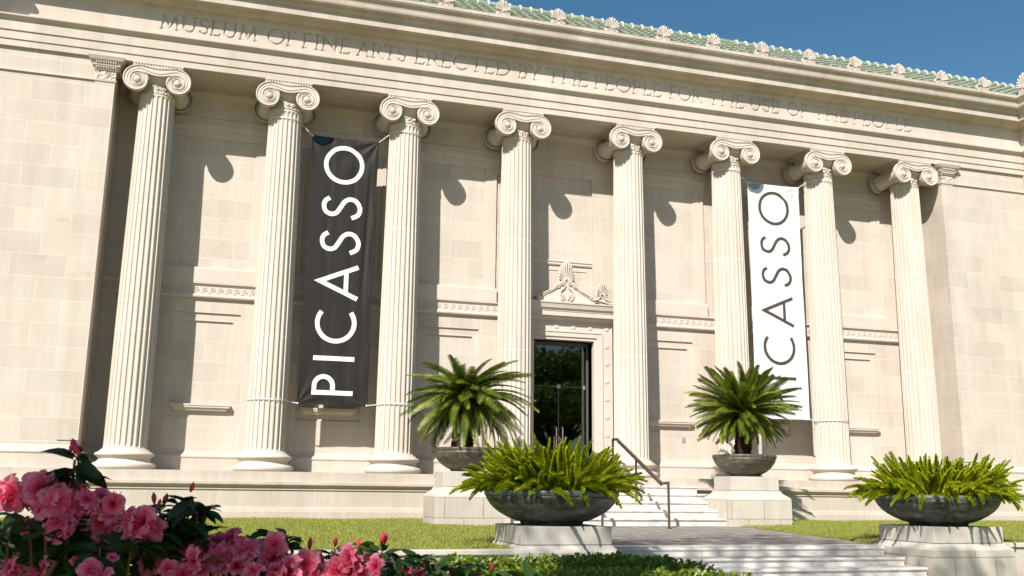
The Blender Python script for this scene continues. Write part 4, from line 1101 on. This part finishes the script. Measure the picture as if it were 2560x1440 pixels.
# ------------------------------------------------------------------ azaleas
def flower_mesh(seed, openness):
    rs = random.Random(seed); V = []; F = []
    for lay, (cnt, r, cup, off) in enumerate([(5, .046, openness, 0), (5, .036, openness+.32, .6)]):
        for k in range(cnt):
            az = 2*PI*k/cnt+off+rs.uniform(-.15, .15); rr = r*rs.uniform(.88, 1.12); nu, nv = 7, 6; q0 = len(V); ph = rs.uniform(0, 6)
            tw = rs.uniform(-.3, .3)
            for i in range(nu+1):
                t = i/nu; w = rr*.50*math.sin(PI*min(1, t*.84+.05))**.7*(1+.10*math.sin(17*t+ph))
                for j in range(nv+1):
                    s = (j/nv-.5)*2
                    x = rr*t*(1-.10*s*s*t); y = w*s
                    el = cup*(1-.45*t)                                    # petals rise then roll outwards
                    h = x*math.sin(el)+.10*rr*math.sin(8*s+ph)*t*t+.13*rr*math.sin(11*t+ph+s*4)*t*abs(s)+.12*rr*s*s*t+.16*rr*math.sin(23*s+ph*2)*t*t*.35-.22*rr*max(0, t-.6)**1.2*2+tw*y*t
                    xx = x*math.cos(el)
                    V.append((xx*math.cos(az)-y*math.sin(az), xx*math.sin(az)+y*math.cos(az), h-.012))
            for i in range(nu):
                for j in range(nv):
                    a = q0+i*(nv+1)+j; F.append((a, a+1, a+nv+2, a+nv+1))
    mb = MB(); mb.add(V, F)
    for k in range(5):
        a = 1.3*k; mb.tube([(0, 0, -.01), (.008*math.cos(a), .008*math.sin(a), .016), (.013*math.cos(a), .013*math.sin(a), .032)], [.001, .0008, .0013], 4)
    mb.tube([(0, 0, -.03), (0, 0, -.01)], [.003, .006], 6)
    return mb.mesh('flower', M['petal'], True)
FM = [flower_mesh(s, o) for s, o in ((1, .05), (2, .3), (3, .55), (4, .18), (5, .95))]
def bud_mesh(seed):
    mb = MB(); rs = random.Random(seed)
    for k in range(rs.choice((1, 2, 3))):
        a = rs.uniform(0, 6); tl = Vector((math.cos(a)*.012, math.sin(a)*.012, 0))*(k > 0)
        mb.tube([Vector((0, 0, 0)), tl*.5+Vector((0, 0, .012)), tl+Vector((0, 0, .026)), tl*1.3+Vector((0, 0, .040))], [.003, .0075, .0085, .0015], 8)
    return mb.mesh('bud', M['bud'], True)
BM_ = [bud_mesh(s) for s in range(4)]
LT = leaf_template(.054, .023, .35, .28, 6)
def azalea(name_loc, label, flowers, buds, whorls, fills, stems, seed):
    rt = empty('azalea_bush', name_loc, label, 'azalea', 'azaleas in the foreground'); rs = random.Random(seed); off = Vector(name_loc)
    def face(o, tx, ty):                                    # open towards the viewer's side, tilted
        d = (Vector((-c_f.x, -c_f.y, .25)) + c_r*tx + Vector((0, 0, 1))*ty).normalized()
        o.rotation_euler = (d.to_track_quat('Z', 'Y') @ __import__('mathutils').Quaternion((0, 0, 1), rs.uniform(0, 6))).to_euler()
    for px, py, size, dep in flowers:
        nf = 3 if size > 78 else (2 if size > 55 else 1)
        for rep in range(nf):
            dd = dep+rs.uniform(-.03, .04); q = size*.30*(nf > 1); aa = rs.uniform(0, 6.28)+rep*2.1
            p = at(px+q*math.cos(aa), py+q*.7*math.sin(aa), dd)
            o = link('flower', rs.choice(FM), rt, p-off); face(o, rs.uniform(-1.5, 1.5), rs.uniform(-.6, 1.6)); s = size/FPX*dep/.088*(.90, .92, .92)[nf-1]*rs.uniform(.9, 1.15); o.scale = (s, s, s*rs.uniform(.9, 1.5))
    for px, py, dep in buds:
        o = link('bud', rs.choice(BM_), rt, at(px, py+8, dep)-off); q = rs.uniform(.5, .72); o.scale = (q, q, q); o.rotation_euler = (rs.uniform(-.35, .35), rs.uniform(-.35, .35), rs.uniform(0, 6))
    P = []; D_ = []; SCL = []; st = MB()
    for px, py, dep, L, cnt in whorls:
        c = at(px, py, dep)
        for k in range(cnt):
            a = 2*PI*k/cnt+rs.uniform(-.4, .4); e = rs.uniform(-.5, .65); d = Vector((math.cos(a)*math.cos(e), math.sin(a)*math.cos(e), math.sin(e)))
            P.append(c+d*.004+Vector((0, 0, -rs.random()*.02))); D_.append(d); SCL.append(L/FPX*dep/.052*rs.uniform(.75, 1.15))
        b = at(px+rs.uniform(-20, 20), py+170, dep+.05); st.tube([b, (b+c)/2+Vector((rs.uniform(-.01, .01), 0, 0)), c], [.0035, .003, .002], 5)
    for (x0, x1, yf, n, d0, d1) in fills:
        for k in range(n):
            px = rs.uniform(x0, x1); y0 = yf(px); py = y0+abs(rs.gauss(0, 1))*110; dep = rs.uniform(d0, d1)
            if py > 1640: continue
            P.append(at(px, py, dep)); e = rs.uniform(-.7, .9); a = rs.uniform(0, 2*PI); D_.append(Vector((math.cos(a)*math.cos(e), math.sin(a)*math.cos(e), math.sin(e)))); SCL.append(rs.uniform(.75, 1.35))
    P = np.array([list(p-off) for p in P]); D_ = np.array([list(d) for d in D_])
    V, F = scatter(LT, P, D_, np.array([rs.uniform(-.9, .9) for _ in P]), np.array(SCL))
    link('foliage', npmesh('foliage', V, F, M['azleaf'], True), rt)
    for p0, p1, dep in stems:
        a, b = at(*p0, dep), at(*p1, dep+.04); mid = (a+b)/2+Vector((rs.uniform(-.02, .02), 0, .01)); st.tube([a, mid, b], [.005, .0045, .003], 6)
    st.build('stem', M['stem'], rt)
FL = [(15,1258,95,2.05),(55,1246,60,2.1),(129,1236,100,2.0),(178,1226,70,2.05),(211,1214,66,2.08),(228,1250,66,2.05),(155,1268,84,1.98),(207,1262,76,2.02),(165,1302,84,1.95),(255,1282,112,2.0),(300,1268,70,2.04),(348,1288,104,2.0),(378,1305,70,2.05),
      (58,1316,44,1.95),(262,1334,44,2.05),(120,1325,50,1.97),(243,1432,60,1.9),(85,1434,64,1.9),(12,1426,66,1.9),(190,1400,30,1.92),(280,1395,40,1.95),(370,1345,46,2.05)]
FR = [(382,1392,66,2.1),(412,1368,56,2.15),(452,1372,84,2.12),(494,1380,66,2.1),(538,1386,100,2.05),(532,1348,60,2.2),(560,1356,60,2.16),(474,1418,82,2.0),(600,1360,84,2.15),(636,1372,80,2.1),(656,1362,56,2.2),(694,1378,80,2.15),(590,1400,66,2.05),
      (731,1412,90,2.1),(769,1408,64,2.15),(790,1434,64,2.1),(830,1408,92,2.15),(868,1396,60,2.2),(888,1410,84,2.15),(920,1422,64,2.15),(700,1434,60,2.05),(850,1436,60,2.1),(1048,1432,46,2.2),(1020,1425,30,2.25),(1112,1440,30,2.25),(430,1434,60,2.0),(620,1436,70,2.0)]
topL = lambda x: 1300 + 20*math.sin(x*.03) if x < 385 else 1290+(x-385)*.12+12*math.sin(x*.05)
topR = lambda x: 1392+14*math.sin(x*.04) if x < 620 else (1400+(x-620)*.035+10*math.sin(x*.05))
azalea((.35, -21.6, -1.86), 'tall pink azalea at the lower left corner with a dark leafy shoot above', FL, [(185,1120,2.05),(192,1128,2.05),(386,1252,2.1),(396,1262,2.1),(476,1222,2.12),(491,1284,2.12),(408,1256,2.12),(196,1132,2.04),(176,1126,2.06)],
       [(187,1150,2.04,98,9),(176,1178,2.05,96,6),(196,1132,2.05,40,5),(478,1250,2.12,66,9),(455,1300,2.12,66,9),(515,1270,2.13,60,8),(492,1290,2.12,58,8),(440,1290,2.12,60,9),(410,1300,2.12,64,9),(400,1272,2.12,50,7),(420,1340,2.12,64,8),(480,1330,2.12,60,8),(70,1290,1.98,60,7),(110,1318,1.95,60,7),(450,1255,2.14,50,6),(505,1320,2.14,54,6),(20,1330,1.95,70,7),(330,1350,2.0,70,8),(250,1370,1.95,90,8)],
       [(-60, 400, topL, 1300, 2.02, 2.9), (395, 520, lambda x: 1345, 210, 2.05, 2.3)], [((118,1440),(112,1400),1.9),((165,1420),(187,1150),2.06),((480,1420),(478,1240),2.13),((430,1430),(410,1290),2.13)], 5)
azalea((1.2, -21.5, -1.86), 'low spreading pink azalea along the bottom edge, in front of the kerb', FR, [(773,1366,2.2),(838,1358,2.2),(954,1350,2.2),(961,1352,2.22),(898,1362,2.2),(1232,1418,2.3),(905,1366,2.22)],
       [(712,1342,2.2,52,9),(712,1352,2.2,46,6),(686,1340,2.25,40,5),(773,1382,2.2,50,7),(837,1372,2.2,46,7),(898,1362,2.2,44,7),(955,1376,2.2,54,8),(1000,1392,2.2,50,7),(1060,1400,2.2,56,8),(650,1345,2.3,40,5),(800,1392,2.2,50,6),(870,1380,2.2,46,6),(930,1388,2.2,50,7),(1090,1412,2.2,50,7),(1190,1420,2.3,46,7),(540,1400,2.1,50,6),(620,1350,2.25,40,5)],
       [(350, 700, topR, 700, 2.2, 2.8), (690, 1160, lambda x: 1402+.02*(x-700), 700, 2.24, 2.8), (1100, 1330, lambda x: 1432, 90, 2.2, 2.6)], [((560,1398),(486,1418),2.0),((712,1440),(712,1342),2.22),((900,1440),(955,1360),2.22)], 9)

# ------------------------------------------------------------------ oaks behind the viewer: dappled shade and the reflection in the door glass
def oak(x, y, h, r, n, label, seed, ls=.16):
    rt = empty('oak_tree', (x, y, -1.86), label, 'tree', 'oaks behind the viewpoint'); rs = np.random.default_rng(seed); mb = MB()
    mb.tube([(x, y, -1.9), (x+.1, y, 0), (x, y+.1, h*.45), (x+.2, y, h*.7)], [.42, .32, .26, .15], 12)
    cl = []
    for k in range(26):
        a = k*2.4; q = r*math.sqrt((k+.5)/26); cz = h+r*.35*(1-(q/r)**2)*rs.uniform(.2, 1.2)-rs.uniform(0, .8); c_ = (x+q*math.cos(a), y+q*math.sin(a), cz); cl.append(c_)
        mb.tube([(x, y, h*.42), (x+q*.5*math.cos(a), y+q*.5*math.sin(a), h*.42+(cz-h*.42)*.7), c_], [.11, .06, .02], 6)
    mb.build('trunk', M['bark'], rt)
    cc = np.array(cl)[rs.integers(0, 26, n)]; d = rs.normal(0, 1, (n, 3)); d /= np.linalg.norm(d, axis=1, keepdims=True)
    P = cc + d*(rs.random((n, 1))**.5)*np.array([1.05, 1.05, .6])*r*.30
    V, F = scatter(leaf_template(ls, ls*.55, .2, .1, 2), P-np.array(rt.location), rs.normal(0, 1, (n, 3)), rs.uniform(-2, 2, n), rs.uniform(.7, 1.3, n))
    link('crown', npmesh('crown', V, F, M['oak']), rt)
oak(-3.6, -30.0, 6.2, 3.6, 900, 'oak behind the viewpoint, left of the azaleas, shading them', 21)
oak(-1.6, -26.0, 16, 4.2, 3400, 'tall thin oak behind the viewpoint, dappling the garden steps with shade', 25, .2)
oak(22.5, -33, 4.6, 5.2, 15000, 'dense oak behind the viewpoint at the right, reflected in the door glass', 22, .34)
oak(28, -46, 8, 7.5, 15000, 'tall oak far behind the viewpoint at the right, beyond the dense oak', 23, .45)
oak(38, -52, 9, 8.5, 13000, 'broad oak farthest to the right behind the viewpoint', 24, .5)
